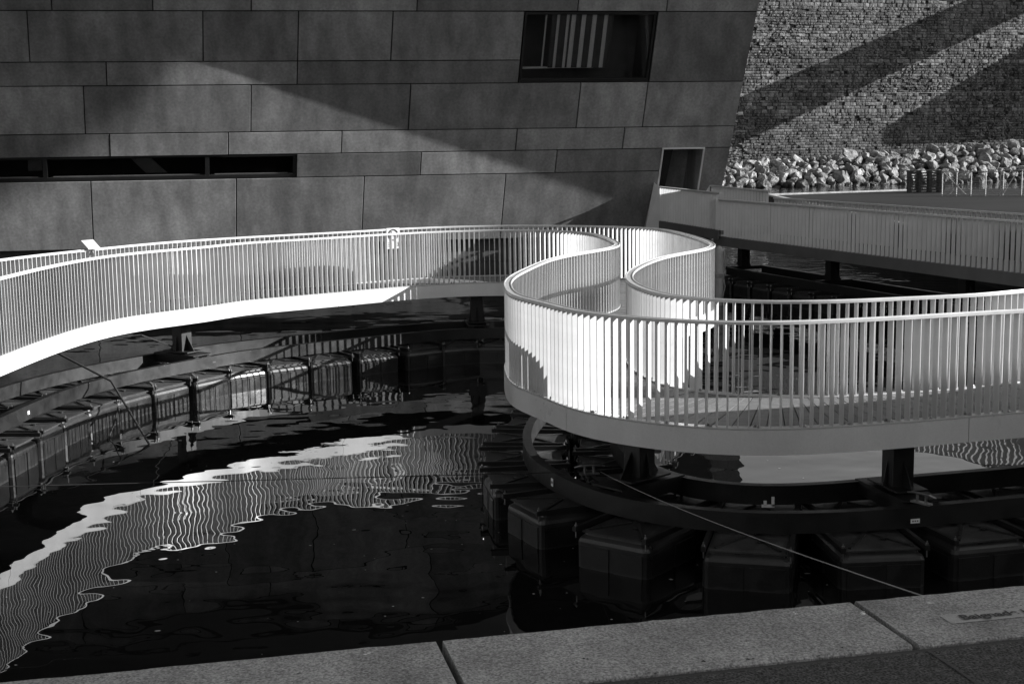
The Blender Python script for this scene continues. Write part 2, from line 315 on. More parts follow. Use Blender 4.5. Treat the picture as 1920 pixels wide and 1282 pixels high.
b.hexa([qp(-30, .505, QZ - .4), qp(-30, 40, QZ - .4), qp(40, 40, QZ - .4), qp(40, .505, QZ - .4)], [qp(-30, .505, QZ - .006), qp(-30, 40, QZ - .006), qp(40, 40, QZ - .006), qp(40, .505, QZ - .006)])
put('pavement', b, M['asphalt'], kind='structure')
b = MB(); b.hexa([qp(-30, .466, QZ - .2), qp(-30, .503, QZ - .2), qp(40, .503, QZ - .2), qp(40, .466, QZ - .2)], [qp(-30, .466, QZ - .014), qp(-30, .503, QZ - .014), qp(40, .503, QZ - .014), qp(40, .466, QZ - .014)])
put('tar_strip', b, M['ink'], quay)
# tar-filled joints of the pavement
b = MB()
for k in range(-6, 8):
    a = k * 1.5 + .02; pts = [qp(a + rng.normal(0, .004), d, QZ - .002) for d in np.linspace(.495, 3, 18)]
    for p, q in zip(pts[:-1], pts[1:]):
        b.add([p - QD * .005, p + QD * .005, q + QD * .005, q - QD * .005], [(0, 1, 2, 3)])
put('pavement_joint', b, M['ink'], quay)

# ------------------------------------------------------------------ leaning concrete building
YAW, LEAN = R(9.5), R(18)
BH = np.array([math.cos(YAW), math.sin(YAW), 0]); BO = np.array([math.sin(YAW), -math.cos(YAW), 0])
BU = UPV * math.cos(LEAN) + BO * math.sin(LEAN); BN = np.cross(BH, BU); BP = np.array([4.5, 43.5, 2.0])
KS = .05                                                 # the upright joints lean a little to the right
def W(s, t, n=0.): return BP + BH * (s + KS * t) + BU * t + BN * n
def st(px, py):
    d = ray(px, py); o = np.array([0, 0, CAMH]); k = ((BP - o) @ BN) / (d @ BN); X = o + d * k - BP; return X @ BH - KS * (X @ BU), X @ BU
def sx(px, py): return st(px, py)[0]
_e0, _e1 = st(1425, 0), st(1355, 350)
def redge(t): return _e1[0] + (t - _e1[1]) * (_e0[0] - _e1[0]) / (_e0[1] - _e1[1])
T = [st(*q)[1] for q in ((375, 462.5), (640, 331.5), (640, 287.8), (637, 245.9), (640, 158.4), (558, 115.2), (640, 21.4))]; T.append(T[6] + 1.4)
bld = empty('concrete_building', W(-10, T[0]), 'leaning dark concrete building clad in large rectangular panels behind the white bridge', 'building')
LEFT = -30.
rows = [(T[0], T[1], [sx(173, 405), sx(443, 390), sx(681, 380), sx(944.5, 372)]),
        (T[1], T[2], [sx(789, 305), sx(1043, 300)]),
        (T[2], T[3], [sx(206, 275), sx(428, 270), sx(640.5, 266), sx(968.5, 260), sx(1169.5, 258)]),
        (T[3], T[4], [sx(158, 207), sx(470.5, 205), sx(768, 200), sx(1085, 196), sx(1210, 196)]),
        (T[4], T[5], [sx(199.5, 139), sx(557.5, 137)]),
        (T[5], T[6], [sx(53, 70), sx(380.5, 68), sx(559, 68), sx(735, 67)]),
        (T[6], T[7], [sx(97, 15), sx(286.5, 15), sx(471, 15), sx(782, 14), sx(1084, 12), sx(1251, 10)])]
t = T[7]
for k in range(5):
    hgt = (.7, 1.42)[k % 2]; js = []; q = -20 + rng.uniform(-1, 1)
    while q < 1.2: js.append(q); q += rng.uniform(2.2, 5.2)
    rows.append((t, t + hgt, js)); t += hgt
WTOP = t
sD0, sD1 = sx(1243, 279), sx(1320, 279); tD0 = T[0] + .43
wS0, wS1, wT0, wT1 = sx(978, 86), sx(1226, 86), T[4], T[6]
vS1 = sx(556, 310)
lefts = {0: -21.2, 1: None, 2: -22.6, 3: -21, 4: -20.4, 5: -22}
cells = []
for ri, (t0, t1, js) in enumerate(rows):
    ed = [LEFT, -24.6 + .7 * math.sin(ri * 2.1)] + [-20.9 - .5 * math.cos(ri)] + [j for j in js if j > -20] + ['E']
    segs = list(zip(ed[:-1], ed[1:]))
    if ri == 1: segs = [(vS1, js[0]), (js[0], js[1]), (js[1], sD0)]
    if ri == 0: segs = segs[:-1] + [(js[-1], sD0)]
    if ri == 5: segs = [q for q in segs[:-1]] + [(js[-1], wS0), (wS1, 'E')]
    if ri == 4: segs = segs[:-1] + [(js[-1], wS0)]
    for s0, s1 in segs: cells.append((s0, s1, t0, t1))
cells = [c for c in cells if not (c[1] == 'E' and c[0] == wS1)]
cells.append((wS1, 'E', T[4], T[6])); cells.append((sD1, 'E', T[0], T[2])); cells.append((sD0, sD1, T[0], tD0))
G = .034
back = MB()
for s0, s1, t0, t1 in cells:
    r0 = redge(t0) if s1 == 'E' else s1; r1 = redge(t1) if s1 == 'E' else s1
    d = rng.uniform(-.006, .006); b = MB(); g = G / 2; c_ = .004
    o = [(s0 + g, t0 + g), (r0 - g, t0 + g), (r1 - g, t1 - g), (s0 + g, t1 - g)]
    f = [(s0 + g + c_, t0 + g + c_), (r0 - g - c_, t0 + g + c_), (r1 - g - c_, t1 - g - c_), (s0 + g + c_, t1 - g - c_)]
    b.add([W(a, q, -.055) for a, q in o] + [W(a, q, d - c_) for a, q in o] + [W(a, q, d) for a, q in f],
          [(8, 9, 10, 11)] + [(4 + i, 4 + (i + 1) % 4, 8 + (i + 1) % 4, 8 + i) for i in range(4)] + [(i, (i + 1) % 4, 4 + (i + 1) % 4, 4 + i) for i in range(4)])
    put('panel', b, M['panel'], bld)
    back.add([W(s0, t0, -.06), W(r0, t0, -.06), W(r1, t1, -.06), W(s0, t1, -.06)], [(0, 1, 2, 3)])
put('backing_wall', back, M['dark'], bld)
# body behind: sides, roof, rear
b = MB(); ra, rb = redge(T[0]) - .003, redge(WTOP) - .003
z0, z1 = W(0, T[0])[2], W(0, WTOP)[2]
def dn(p, z): return np.array([p[0], p[1], z])
bk = np.array([math.sin(YAW), -math.cos(YAW), 0]) * -14
A_, B_, C_, D_ = W(LEFT, T[0], -.055), W(ra, T[0], -.055), W(rb, WTOP, -.055), W(LEFT, WTOP, -.055)
b.add([A_, B_, C_, D_, A_ + bk, B_ + bk, C_ + bk, D_ + bk], [(1, 5, 6, 2), (0, 3, 7, 4), (4, 7, 6, 5), (3, 2, 6, 7), (0, 4, 5, 1)])
put('building_body', b, M['dark'], bld)
# plinth below the leaning wall, down into the water
b = MB(); pz = z0 - .004
for (a, c_), zz in (((LEFT, ra), (.62, pz)), ((LEFT, ra), (-3, .60))):
    o = -.28 if zz[0] > 0 else -.24
    p = [W(a, T[0], o), W(c_, T[0], o)]; q = [x + bk * .3 for x in p]
    b.hexa([dn(p[0], zz[0]), dn(p[1], zz[0]), dn(q[1], zz[0]), dn(q[0], zz[0])], [dn(p[0], zz[1]), dn(p[1], zz[1]), dn(q[1], zz[1]), dn(q[0], zz[1])])
put('plinth', b, M['plinth'], bld)
# unseen slab added above the wall: its lower edge throws the slanting shadow on the panels
e0, e1 = st(389, 124), st(1202, 393); ZE = 9.5
pe = []
for e in (e0, e1):
    p = W(*e); pe.append(p + S * ((ZE - p[2]) / S[2]))
dirE = pe[1] - pe[0]; dirE /= np.linalg.norm(dirE)
L0 = pe[0] - dirE * 30; L1 = pe[1] + dirE * 8
b = MB(); dep = -BO * 9
b.hexa([L0, L1, L1 + dep, L0 + dep], [L0 + UPV * 7 + BO * 2, L1 + UPV * 7 + BO * 2, L1 + dep + UPV * 7, L0 + dep + UPV * 7])
put('shadow_slab', b, M['soffit'], bld)
b = MB(); b.hexa([(-40, 15, 12.5), (-2, 15, 12.5), (-2, 36, 12.5), (-40, 31, 12.5)], [(-40, 15, 20), (-2, 15, 20), (-2, 36, 20), (-40, 31, 20)])
put('cantilever', b, M['soffit'], bld)
# --- big window
win = put('window', MB().add(*[[W(a, q, n) for n in (-.03, -.2) for a, q in ((wS0 + .03, wT0 + .02), (wS1 - .03, wT0 + .02), (wS1 - .03, wT1 - .02), (wS0 + .03, wT1 - .02), (wS0 + .09, wT0 + .10), (wS1 - .09, wT0 + .10), (wS1 - .09, wT1 - .10), (wS0 + .09, wT1 - .10))],
          [(i, (i + 1) % 4, 4 + (i + 1) % 4, 4 + i) for i in range(4)] + [(8 + i, 8 + (i + 1) % 4, i + (1 if i < 3 else -3), i) for i in range(4)] + [(4 + i, 4 + (i + 1) % 4, 12 + (i + 1) % 4, 12 + i) for i in range(4)]]), M['frame'], bld)
def quad(name, corners, m, par): return put(name, MB().add(corners, [(0, 1, 2, 3)]), m, par)
b = MB(); b.hexa([W(wS0 + .08, wT0 + .09, -.12), W(wS1 - .08, wT0 + .09, -.12), W(wS1 - .08, wT1 - .09, -.12), W(wS0 + .08, wT1 - .09, -.12)],
                 [W(wS0 + .08, wT0 + .09, -.10), W(wS1 - .08, wT0 + .09, -.10), W(wS1 - .08, wT1 - .09, -.10), W(wS0 + .08, wT1 - .09, -.10)])
put('pane', b, M['glass'], win)
# room behind: sloping sill, curtain folds, dark reveals
b = MB(); i0, i1, j0, j1 = wS0 + .09, wS1 - .09, wT0 + .10, wT1 - .09
Rm = [W(i0, j0, -.21), W(i1, j0, -.21), W(i1, j1, -.21), W(i0, j1, -.21)]; bkR = [p + bk * (1.6 / 14) for p in Rm]
b.add(Rm + bkR, [(4, 5, 6, 7), (0, 4, 7, 3), (1, 2, 6, 5), (3, 7, 6, 2), (0, 1, 5, 4)])
put('room', b, M['room'], win)
b = MB(); inw = bk / 14
p = [W(i0 + .02, j0 + .26, -.24), W(i0 + 2.2, j0 + .29, -.24)]
b.hexa([p[0], p[1], p[1] + inw * .35, p[0] + inw * .35 + UPV * .04], [p[0] + UPV * .05, p[1] + UPV * .012, p[1] + inw * .35 + UPV * .05, p[0] + inw * .35 + UPV * .09])
put('sill', b, M['curtain'], win)
cs0, cs1 = sx(1022, 70), sx(1152, 70)
edges = [1022, 1035, 1044, 1049, 1062, 1067, 1071, 1079, 1090, 1098, 1110, 1118, 1132, 1139, 1150]
for i in range(len(edges) - 1):
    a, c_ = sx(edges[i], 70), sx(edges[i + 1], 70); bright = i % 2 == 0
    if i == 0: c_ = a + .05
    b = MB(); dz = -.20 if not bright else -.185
    lo_, hi_ = [W(a, j0 + .3, dz), W(c_, j0 + .3, dz)], [W(a, j1, dz), W(c_, j1, dz)]
    m_ = [(x + y) / 2 + BO * .03 for x, y in ((lo_[0], lo_[1]), (hi_[0], hi_[1]))]
    b.add([lo_[0], m_[0], lo_[1], hi_[1], m_[1], hi_[0], lo_[0] + inw * .02, lo_[1] + inw * .02, hi_[1] + inw * .02, hi_[0] + inw * .02],
          [(0, 1, 4, 5), (1, 2, 3, 4), (6, 9, 8, 7)])
    put('curtain_fold', b, M['curtain'] if bright else M['curtaind'], win)  # every other fold gets a much darker tone
# --- ribbon window
rib = empty('ribbon_window', W(-14, T[1] + .04), parent=bld)
b = MB(); b.hexa([W(LEFT, T[1] + .01, -.10), W(vS1 - .02, T[1] + .01, -.10), W(vS1 - .02, T[1] + .01, -.02), W(LEFT, T[1] + .01, -.02)], [W(LEFT, T[1] + .10, -.10), W(vS1 - .02, T[1] + .10, -.10), W(vS1 - .02, T[1] + .10, -.02), W(LEFT, T[1] + .10, -.02)])
put('sill', b, M['frame'], rib)
b = MB(); b.hexa([W(LEFT, T[2] - .06, -.14), W(vS1 - .02, T[2] - .06, -.14), W(vS1 - .02, T[2] - .06, -.02), W(LEFT, T[2] - .06, -.02)], [W(LEFT, T[2] - .01, -.14), W(vS1 - .02, T[2] - .01, -.14), W(vS1 - .02, T[2] - .01, -.02), W(LEFT, T[2] - .01, -.02)])
put('head', b, M['frame'], rib)
for px in (84, 388.5, 553, -220):
    s_ = sx(px, 315); b = MB(); b.hexa([W(s_ - .06, T[1] + .101, -.12), W(s_ + .06, T[1] + .101, -.12), W(s_ + .06, T[1] + .101, -.025), W(s_ - .06, T[1] + .101, -.025)], [W(s_ - .06, T[2] - .061, -.12), W(s_ + .06, T[2] - .061, -.12), W(s_ + .06, T[2] - .061, -.025), W(s_ - .06, T[2] - .061, -.025)])
    put('mullion', b, M['frame'], rib)
pxs = [(-220, 84), (84, 388.5), (388.5, 553)]
for a, c_ in pxs:
    a, c_ = sx(a, 315) + .061, sx(c_, 315) - .061
    b = MB(); b.hexa([W(a, T[1] + .101, -.09), W(c_, T[1] + .101, -.09), W(c_, T[2] - .061, -.09), W(a, T[2] - .061, -.09)], [W(a, T[1] + .101, -.075), W(c_, T[1] + .101, -.075), W(c_, T[2] - .061, -.075), W(a, T[2] - .061, -.075)])
    put('pane', b, M['glass'], rib)
    b = MB(); b.hexa([W(a + .15, T[1] + .115, -.074), W(c_ - .15, T[1] + .115, -.074), W(c_ - .15, T[1] + .115, -.06), W(a + .15, T[1] + .115, -.06)], [W(a + .15, T[1] + .14, -.074), W(c_ - .15, T[1] + .14, -.074), W(c_ - .15, T[1] + .14, -.06), W(a + .15, T[1] + .14, -.06)])
    put('glazing_bar', b, M['greyink'], rib)
M['stairs'] = mat('stair_paint', .10, .14, rough=.7)
b = MB(); Rm = [W(LEFT, T[1] + .04, -.15), W(vS1, T[1] + .04, -.15), W(vS1, T[2] - .01, -.15), W(LEFT, T[2] - .01, -.15)]; bkR = [p + inw * 2.2 for p in Rm]
b.add(Rm + bkR, [(4, 5, 6, 7), (0, 4, 7, 3), (1, 2, 6, 5), (3, 7, 6, 2), (0, 1, 5, 4)])
put('room', b, M['dark'], rib)
q_ = [W(sx(235, 300), T[2] - .02, -.3), W(sx(272, 300), T[2] - .02, -.3), W(sx(312, 324), T[1] + .12, -.3), W(sx(272, 324), T[1] + .12, -.3)]
b = MB(); b.hexa(q_, [p + inw * .2 for p in q_])
put('stair_string', b, M['stairs'], rib)
a_, c_ = sx(48, 318), sx(74, 318); b = MB(); b.hexa([W(a_, T[1] + .19, -.5), W(c_, T[1] + .19, -.5), W(c_, T[1] + .19, -.45), W(a_, T[1] + .19, -.45)], [W(a_, T[2] - .08, -.5), W(c_, T[2] - .08, -.5), W(c_, T[2] - .08, -.45), W(a_, T[2] - .08, -.45)])
put('notice_board', b, M['room'], rib)
# --- doorway onto the gangway landing
door = empty('doorway', W((sD0 + sD1) / 2, tD0), parent=bld)
b = MB(); Rm = [W(sD0, tD0, -.02), W(sD1, tD0, -.02), W(sD1, T[2] - .01, -.02), W(sD0, T[2] - .01, -.02)]; bkR = [p + inw * 1.6 for p in Rm]
b.add(Rm + bkR, [(4, 5, 6, 7), (0, 4, 7, 3), (1, 2, 6, 5), (3, 7, 6, 2), (0, 1, 5, 4)])
put('reveal', b, M['panel'], door)
b = MB()
for p, q in (((sD0, tD0), (sD0, T[2] - .01)), ((sD0 - .02, T[2]), (sD1 + .02, T[2])), ((sD1, tD0), (sD1, T[2] - .01))): b.bar(W(*p, .01), W(*q, .01), .045, .05)
put('frame', b, M['gang'], door)
b = MB(); b.hexa([Rm[0] + inw * .9, Rm[0] + inw * .9 + BH * .42, Rm[0] + inw * 1.5 + BH * .42, Rm[0] + inw * 1.5], [Rm[3] + inw * .3, Rm[3] + inw * .3 + BH * .42, Rm[3] + inw * .9 + BH * .42, Rm[3] + inw * .9])
put('door_leaf', b, M['dark'], door)

# ------------------------------------------------------------------ fort wall, bank and plaza far behind
FY, FB = R(16), R(3)
FH = np.array([math.cos(FY), math.sin(FY), 0]); FO = np.array([math.sin(FY), -math.cos(FY), 0])
FU = UPV * math.cos(FB) - FO * math.sin(FB); FN = FO * math.cos(FB) + UPV * math.sin(FB); FP = np.array([14., 122.5, 0.])
def F(s, t, n=0.): return FP + FH * s + FU * t + FN * n
fort = empty('fort_wall', F(20, 0), 'tall old fort wall of weathered ashlar stone beyond the boulders', 'wall')
FTOP = 20.5
b = MB(); b.add([F(-14, -1, -.12), F(70, -1, -.12), F(70, FTOP, -.12), F(-14, FTOP, -.12), F(-14, -1, -5), F(70, -1, -5), F(70, FTOP, -5), F(-14, FTOP, -5)],
                [(0, 1, 2, 3), (3, 2, 6, 7), (1, 5, 6, 2), (0, 3, 7, 4)])
put('wall_core', b, M['mortar'], fort)
stones = []
t = .9
while t < FTOP - .1:
    h = rng.choice([.20, .23, .26, .30, .36], p=[.2, .3, .3, .15, .05]); s_ = -13.5 + rng.uniform(0, .6)
    while s_ < 69:
        wd = rng.uniform(.26, .64) * (1 + .5 * (rng.random() < .12))
        stones.append((s_, t, wd, h)); s_ += wd
    t += h
def stone_geo(s0, t0, wd, h):
    g = .016 + .014 * rng.random(); proud = rng.normal(0, .034); er = .014
    # patches of heavy erosion
    e = math.sin(s0 * .21 + 1.3) + math.sin(t0 * .5 + s0 * .13) + math.sin(s0 * .5 - t0 * .31)
    er += .018 * max(0, e)
    if rng.random() < .022 + .012 * max(0, e): proud = -.10 - .1 * rng.random()
    us = [g, wd / 2 + rng.normal(0, .05) * wd, wd - g]; vs = [g * .8, h / 2 + rng.normal(0, .05) * h, h - g * .8]
    V = []
    for j in range(3):
        for i in range(3):
            cor = (i != 1) + (j != 1)
            V.append(F(s0 + us[i] + rng.normal(0, .012), t0 + vs[j] + rng.normal(0, .008), proud + .03 - .02 * cor + rng.normal(0, er)))
    ring = [0, 1, 2, 5, 8, 7, 6, 3]
    for q in ring:
        i, j = q % 3, q // 3; V.append(F(s0 + (us[i] if i != 1 else wd / 2), t0 + (vs[j] if j != 1 else h / 2), -.22 if proud < -.08 else -.13))
    fs = [(0, 1, 4, 3), (1, 2, 5, 4), (3, 4, 7, 6), (4, 5, 8, 7)]
    for k in range(8): fs.append((ring[k], 9 + k, 9 + (k + 1) % 8, ring[(k + 1) % 8]))
    return V, fs
def inview(p, mg=0):
    v = np.array(p) - np.array([0, 0, CAMH]); zc = v @ _f; x = CX + FPX * (v @ CXV) / zc; y = CY - FPX * (v @ CUV) / zc
    return (1355 - mg < x < 1920 + mg and -mg < y < 300), x, y, zc
cand = []
for i, (s0, t0, wd, h) in enumerate(stones):
    ok, x, y, zc = inview(F(s0 + wd / 2, t0 + h / 2))
    if ok and x > 1425 - .2 * y - 2 and y < 285: cand.append((wd * h / zc ** 2, i))
cand.sort(reverse=True); single = set(i for _, i in cand[:300])
rest = MB()
for i, q in enumerate(stones):
    V, fs = stone_geo(*q)
    if i in single: put('stone', MB().add(V, fs), M['stone'], fort)
    else: rest.add(V, fs)
put('stonework', rest, M['stone'], fort, kind='stuff')
b = MB(); b.bar(F(20.5, 8.1, .05), F(36, 8.15, .05), .08, .07)
put('string_course', b, M['stone'], fort)

# rocky bank in front of it
def btop(s): return 1.75 + .042 * max(0, s)
b = MB(); n = 30
for i in range(n):
    s_ = -14 + 84 * i / (n - 1); b.v += [tuple(FP + FH * s_ + FO * 7.5 + UPV * -1.2), tuple(FP + FH * s_ + FO * 5.2 + UPV * -.15), tuple(FP + FH * s_ + FO * 1.4 + UPV * (btop(s_) - .3)), tuple(FP + FH * s_ + FO * -.3 + UPV * (btop(s_) - .15))]
for i in range(n - 1):
    for k in range(3): b.f.append((i * 4 + k, (i + 1) * 4 + k, (i + 1) * 4 + k + 1, i * 4 + k + 1))
bank = put('rock_bank', b, M['bank'], kind='structure')
bmeshes = []
for k in range(10):
    bm = bmesh.new(); e = np.array([1, rng.uniform(.65, .95), rng.uniform(.55, .85)])
    for _ in range(22):
        p = rng.normal(size=3); p /= np.linalg.norm(p); bm.verts.new(p * e * .58 * rng.uniform(.88, 1.06))
    r = bmesh.ops.convex_hull(bm, input=bm.verts)
    bmesh.ops.delete(bm, geom=[v for v in bm.verts if not v.link_faces], context='VERTS')
    bmesh.ops.subdivide_edges(bm, edges=list(bm.edges), cuts=1, use_grid_fill=True)
    for v in bm.verts: v.co += Vector(rng.normal(0, .022, 3))
    bmesh.ops.triangulate(bm, faces=bm.faces)
    bmesh.ops.recalc_face_normals(bm, faces=bm.faces)
    me = bpy.data.meshes.new('boulder'); bm.to_mesh(me); bm.free(); me.materials.append(M['boulder']); bmeshes.append(me)
nb = 0
for row in range(7):
    f_ = row / 6.0; s_ = 2.0 + .4 * (row % 2)
    while s_ < 38:
        sz = .62 + .95 * rng.beta(1.4, 2.2) + (.4 if rng.random() < .08 else 0)
        zt = btop(s_); off = 5.5 - 4.3 * f_ + rng.normal(0, .15); z = .05 + (zt - .15) * f_ + rng.normal(0, .07)
        p = FP + FH * (s_ + sz * .4) + FO * off + UPV * z
        if nb < 300:
            bo = inst('boulder', bmeshes[rng.integers(10)], p, parent=bank, rot=(rng.uniform(0, 6.3), rng.uniform(-.5, .5), rng.uniform(0, 6.3)), scale=(sz * rng.uniform(.9, 1.35), sz, sz * rng.uniform(.8, 1.05))); nb += 1
            if row == 0: bo.material_slots[0].link = 'OBJECT'; bo.material_slots[0].material = M['wetrock']
        s_ += sz * .98
b = MB()
for row in range(7):                                     # the bank goes on beyond both ends of the view
    f_ = row / 6.0
    for s_ in list(np.arange(-13, 1.8, 1.0)) + list(np.arange(38.5, 68, 1.0)):
        sz = rng.uniform(.8, 1.4); me = bmeshes[rng.integers(10)]
        Rz = Matrix.Rotation(rng.uniform(0, 6.3), 3, 'Z') @ Matrix.Rotation(rng.uniform(0, 6.3), 3, 'X')
        p = FP + FH * s_ + FO * (5.5 - 4.3 * f_) + UPV * (.05 + (btop(s_) - .15) * f_)
        b.add([np.array(Rz @ v.co) * sz + p for v in me.vertices], [tuple(q.vertices) for q in me.polygons])
put('outer_boulders', b, M['boulder'], bank, kind='stuff')

# plaza beyond the gangway
PZ = 1.3
b = MB(); pl = [(13.3, 47), (14.6, 24), (70, 12), (70, 84), (21.7, 76), (13.4, 72.4)]
n = len(pl); b.add([(x, y, -3) for x, y in pl] + [(x, y, PZ) for x, y in pl], [tuple(range(n, 2 * n))] + [(i, (i + 1) % n, n + (i + 1) % n, n + i) for i in range(n)])
put('plaza', b, M['plaza'], kind='structure')
b = MB()
for i in range(len(pl)):
    if i in (4, 5): b.bar((*pl[i], PZ + .04), (*pl[(i + 1) % n], PZ + .04), .25, .08)
put('plaza_kerb', b, M['quay'], kind='structure')

# ------------------------------------------------------------------ neighbours and added light blockers outside the frame that throw the big shadows
def lift(p, z): return p + S * ((z - p[2]) / S[2])
def fw(px, py):
    d = ray(px, py); o = np.array([0, 0, CAMH]); k = ((FP - o) @ FN) / (d @ FN); return o + d * k
def slab(name, e, f_, z, th, m, label, cat):
    a0, a1 = e; b0, b1 = f_; bb = MB()
    bb.hexa([a0, a1, b1, b0], [q + UPV * th for q in (a0, a1, b1, b0)])
    return put(name, bb, m, None, label, cat)
u0, u1 = lift(fw(1445, 168), 22), lift(fw(1778, 26), 22); l0, l1 = lift(fw(1505, 215), 22), lift(fw(1763, 97), 22)
ext = lambda a, c, k0, k1: (a + (a - c) / np.linalg.norm(a - c) * k0, c + (c - a) / np.linalg.norm(a - c) * k1)
slab('high_footbridge', ext(u0, u1, 26, 7), ext(l0, l1, 26, 9), 22, .5, M['block'], 'high dark footbridge outside the right edge, casting the narrow band on the fort', 'footbridge')
v0, v1 = lift(fw(1654, 273), 22), lift(fw(1920, 116), 22)
v1 = ext(v0, v1, 0, 12)[1]; w0 = lift(fw(1662, 274), 22); w1 = ext(w0, lift(fw(1920, 262), 22), 0, 9)[1]
slab('fort_shade_wedge', (v0, v1), (w0, w1), 22, 1.5, M['block'], 'unseen high wedge added outside the right edge to shade the foot of the fort', 'shadow caster')  # invented wedge, cut so the wall foot is shaded and the boulders stay lit
# museum block to the right: its roof edge shades the near right of the bridge and the quay
g0 = at(1372, 800, 1.55); rd = np.array([.94, .34, 0]); rd /= np.linalg.norm(rd)
r0 = g0 + S * 62; ro = np.array([rd[1], -rd[0], 0])
b = MB(); p = [r0 - rd * 34, r0 + rd * 50]; q = [x + ro * 45 for x in p]
b.hexa([dn(p[0], 0), dn(p[1], 0), dn(q[1], 0), dn(q[0], 0)], [p[0], p[1], q[1], q[0]])
put('museum_block', b, M['block'], None, 'large flat roofed block beyond the right edge, shading the quay', 'building')
b = MB(); b.hexa([(15, 21, 1.3), (17.4, 21, 1.3), (17.4, 33.2, 1.3), (15, 33.2, 1.3)], [(15, 21, 4.7), (17.4, 21, 4.7), (17.4, 33.2, 4.7), (15, 33.2, 4.7)])
put('gangway_shade_box', b, M['block'], None, 'long unseen box added on the plaza right of the gangway to shade it', 'container')  # made-up box that keeps the sun off the gangway
b = MB(); b.hexa([(16.7, 33.3, 1.3), (20, 33.3, 1.3), (20, 43.1, 1.3), (16.7, 43.1, 1.3)], [(16.7, 33.3, 6.7), (20, 33.3, 6.7), (20, 43.1, 6.7), (16.7, 43.1, 6.7)])
put('gangway_shade_block', b, M['block'], None, 'unseen flat topped block added on the plaza to shade the gangway and its landing', 'building')  # made-up block between the sun and the gangway landing
b = MB(); b.hexa([(-60, -15, 0), (-27, -15, 0), (-27, 58, 0), (-60, 58, 0)], [(-60, -15, 24), (-27, -15, 24), (-27, 58, 24), (-60, 58, 24)])
put('side_block', b, M['soffit'], None, 'tall dark block beyond the left edge of the basin, outside the frame', 'building')
ty1 = 39.35 - 152 * math.tan(-SUN_AZ); ty0 = 31.6 - 136 * math.tan(-SUN_AZ)
b = MB(); b.hexa([(140, ty0, 0), (150, ty0, 0), (150, ty1, 0), (140, ty1, 0)], [(140, ty0, 78), (150, ty0, 78), (150, ty1, 78), (140, ty1, 78)])
put('facade_shade_block', b, M['block'], None, 'tall narrow unseen block added far beyond the right edge to shade the left of the facade', 'tower')  # invented far block, there only to dim the facade's left with a soft edge

# ================================================================== THE SERPENTINE BRIDGE
def catmull(P, step):
    P = np.array(P); Q = [P[0]]
    for i in range(len(P) - 1):
        p0, p1, p2, p3 = P[max(i - 1, 0)], P[i], P[i + 1], P[min(i + 2, len(P) - 1)]
        for t in np.linspace(0, 1, 9)[1:]:
            Q.append(.5 * (2 * p1 + (p2 - p0) * t + (2 * p0 - 5 * p1 + 4 * p2 - p3) * t * t + (3 * p1 - p0 - 3 * p2 + p3) * t ** 3))
    return resample(np.array(Q), step)
def resample(Q, step):
    L = np.r_[0, np.cumsum(np.hypot(*np.diff(Q, axis=0).T))]; s = np.linspace(0, L[-1], int(L[-1] / step) + 1)
    return np.c_[np.interp(s, L, Q[:, 0]), np.interp(s, L, Q[:, 1])]
def tang(P):
    T = np.gradient(P, axis=0); return T / np.hypot(*T.T)[:, None]
RA = catmull(RA_PTS, .05); RB = catmull(RB_PTS, .05)
TA, TB = tang(RA), tang(RB)
NA = np.c_[TA[:, 1], -TA[:, 0]]; NB = np.c_[-TB[:, 1], TB[:, 0]]     # outward normals
ZD, ZR, ZF = 1.55, 2.60, 1.30
# pair the two edges
idx = np.array([np.hypot(*(RB - p).T).argmin() for p in RA]); idx = np.maximum.accumulate(idx)
ctr = (RA + RB[idx]) / 2; half = (RA - RB[idx])
Lc = np.r_[0, np.cumsum(np.hypot(*np.diff(ctr, axis=0).T))]
def cpt(s):
    c = np.array([np.interp(s, Lc, ctr[:, 0]), np.interp(s, Lc, ctr[:, 1])]); a = np.array([np.interp(s, Lc, RA[:, 0]), np.interp(s, Lc, RA[:, 1])])
    d = a - c; return c, d / np.linalg.norm(d), np.linalg.norm(d), a
mid = len(RA) // 2
br = empty('serpentine_footbridge', (*ctr[mid], 0), 'white winding footbridge with slatted railings looping over the dark basin', 'footbridge')
rail_prof = [(-.05, ZR - .03), (.05, ZR - .03), (.05, ZR - .004), (.046, ZR), (.036, ZR), (.033, ZR - .007), (-.033, ZR - .007), (-.036, ZR), (-.046, ZR), (-.05, ZR - .004)]
foot_prof = [(-.055, ZD), (.055, ZD), (.055, ZD + .014), (-.055, ZD + .014)]
def chunks(n, k): 
    e = np.linspace(0, n - 1, k + 1).astype(int); return list(zip(e[:-1], e[1:]))
for P, Nn in ((RA, NA), (RB, NB)):
    for a, c in chunks(len(P), 9):
        put('handrail', MB().sweep(P[a:c + 1], Nn[a:c + 1], rail_prof), M['rail'], br)
    put('foot_rail', MB().sweep(P, Nn, foot_prof), M['rail'], br)
    for a, c in chunks(len(P), 10):
        pr = [(.045, ZF), (.06, ZF), (.06, ZD - .004), (.045, ZD - .004)]
        i0 = a + 0; seg = P[i0:c + 1].copy(); nn = Nn[i0:c + 1]
        seg[-1] = seg[-1] - (seg[-1] - seg[-2]) * .16
        put('fascia_panel', MB().sweep(seg, nn, pr), M['white'], br)
# underside tray of the walkway
b = MB(); st_ = 4
ia = list(range(0, len(RA), st_))
for i in ia:
    pa = RA[i] + NA[i] * .03; pb = RB[idx[i]] + NB[idx[i]] * .03
    b.v += [(*pa, ZF + .02), (*pb, ZF + .02), (*pa, ZD - .05), (*pb, ZD - .05)]
for i in range(len(ia) - 1):
    a = i * 4; c = a + 4
    b.f += [(a, a + 1, c + 1, c), (a + 2, c + 2, c + 3, a + 3)]
put('underside_tray', b, M['beam'], br)
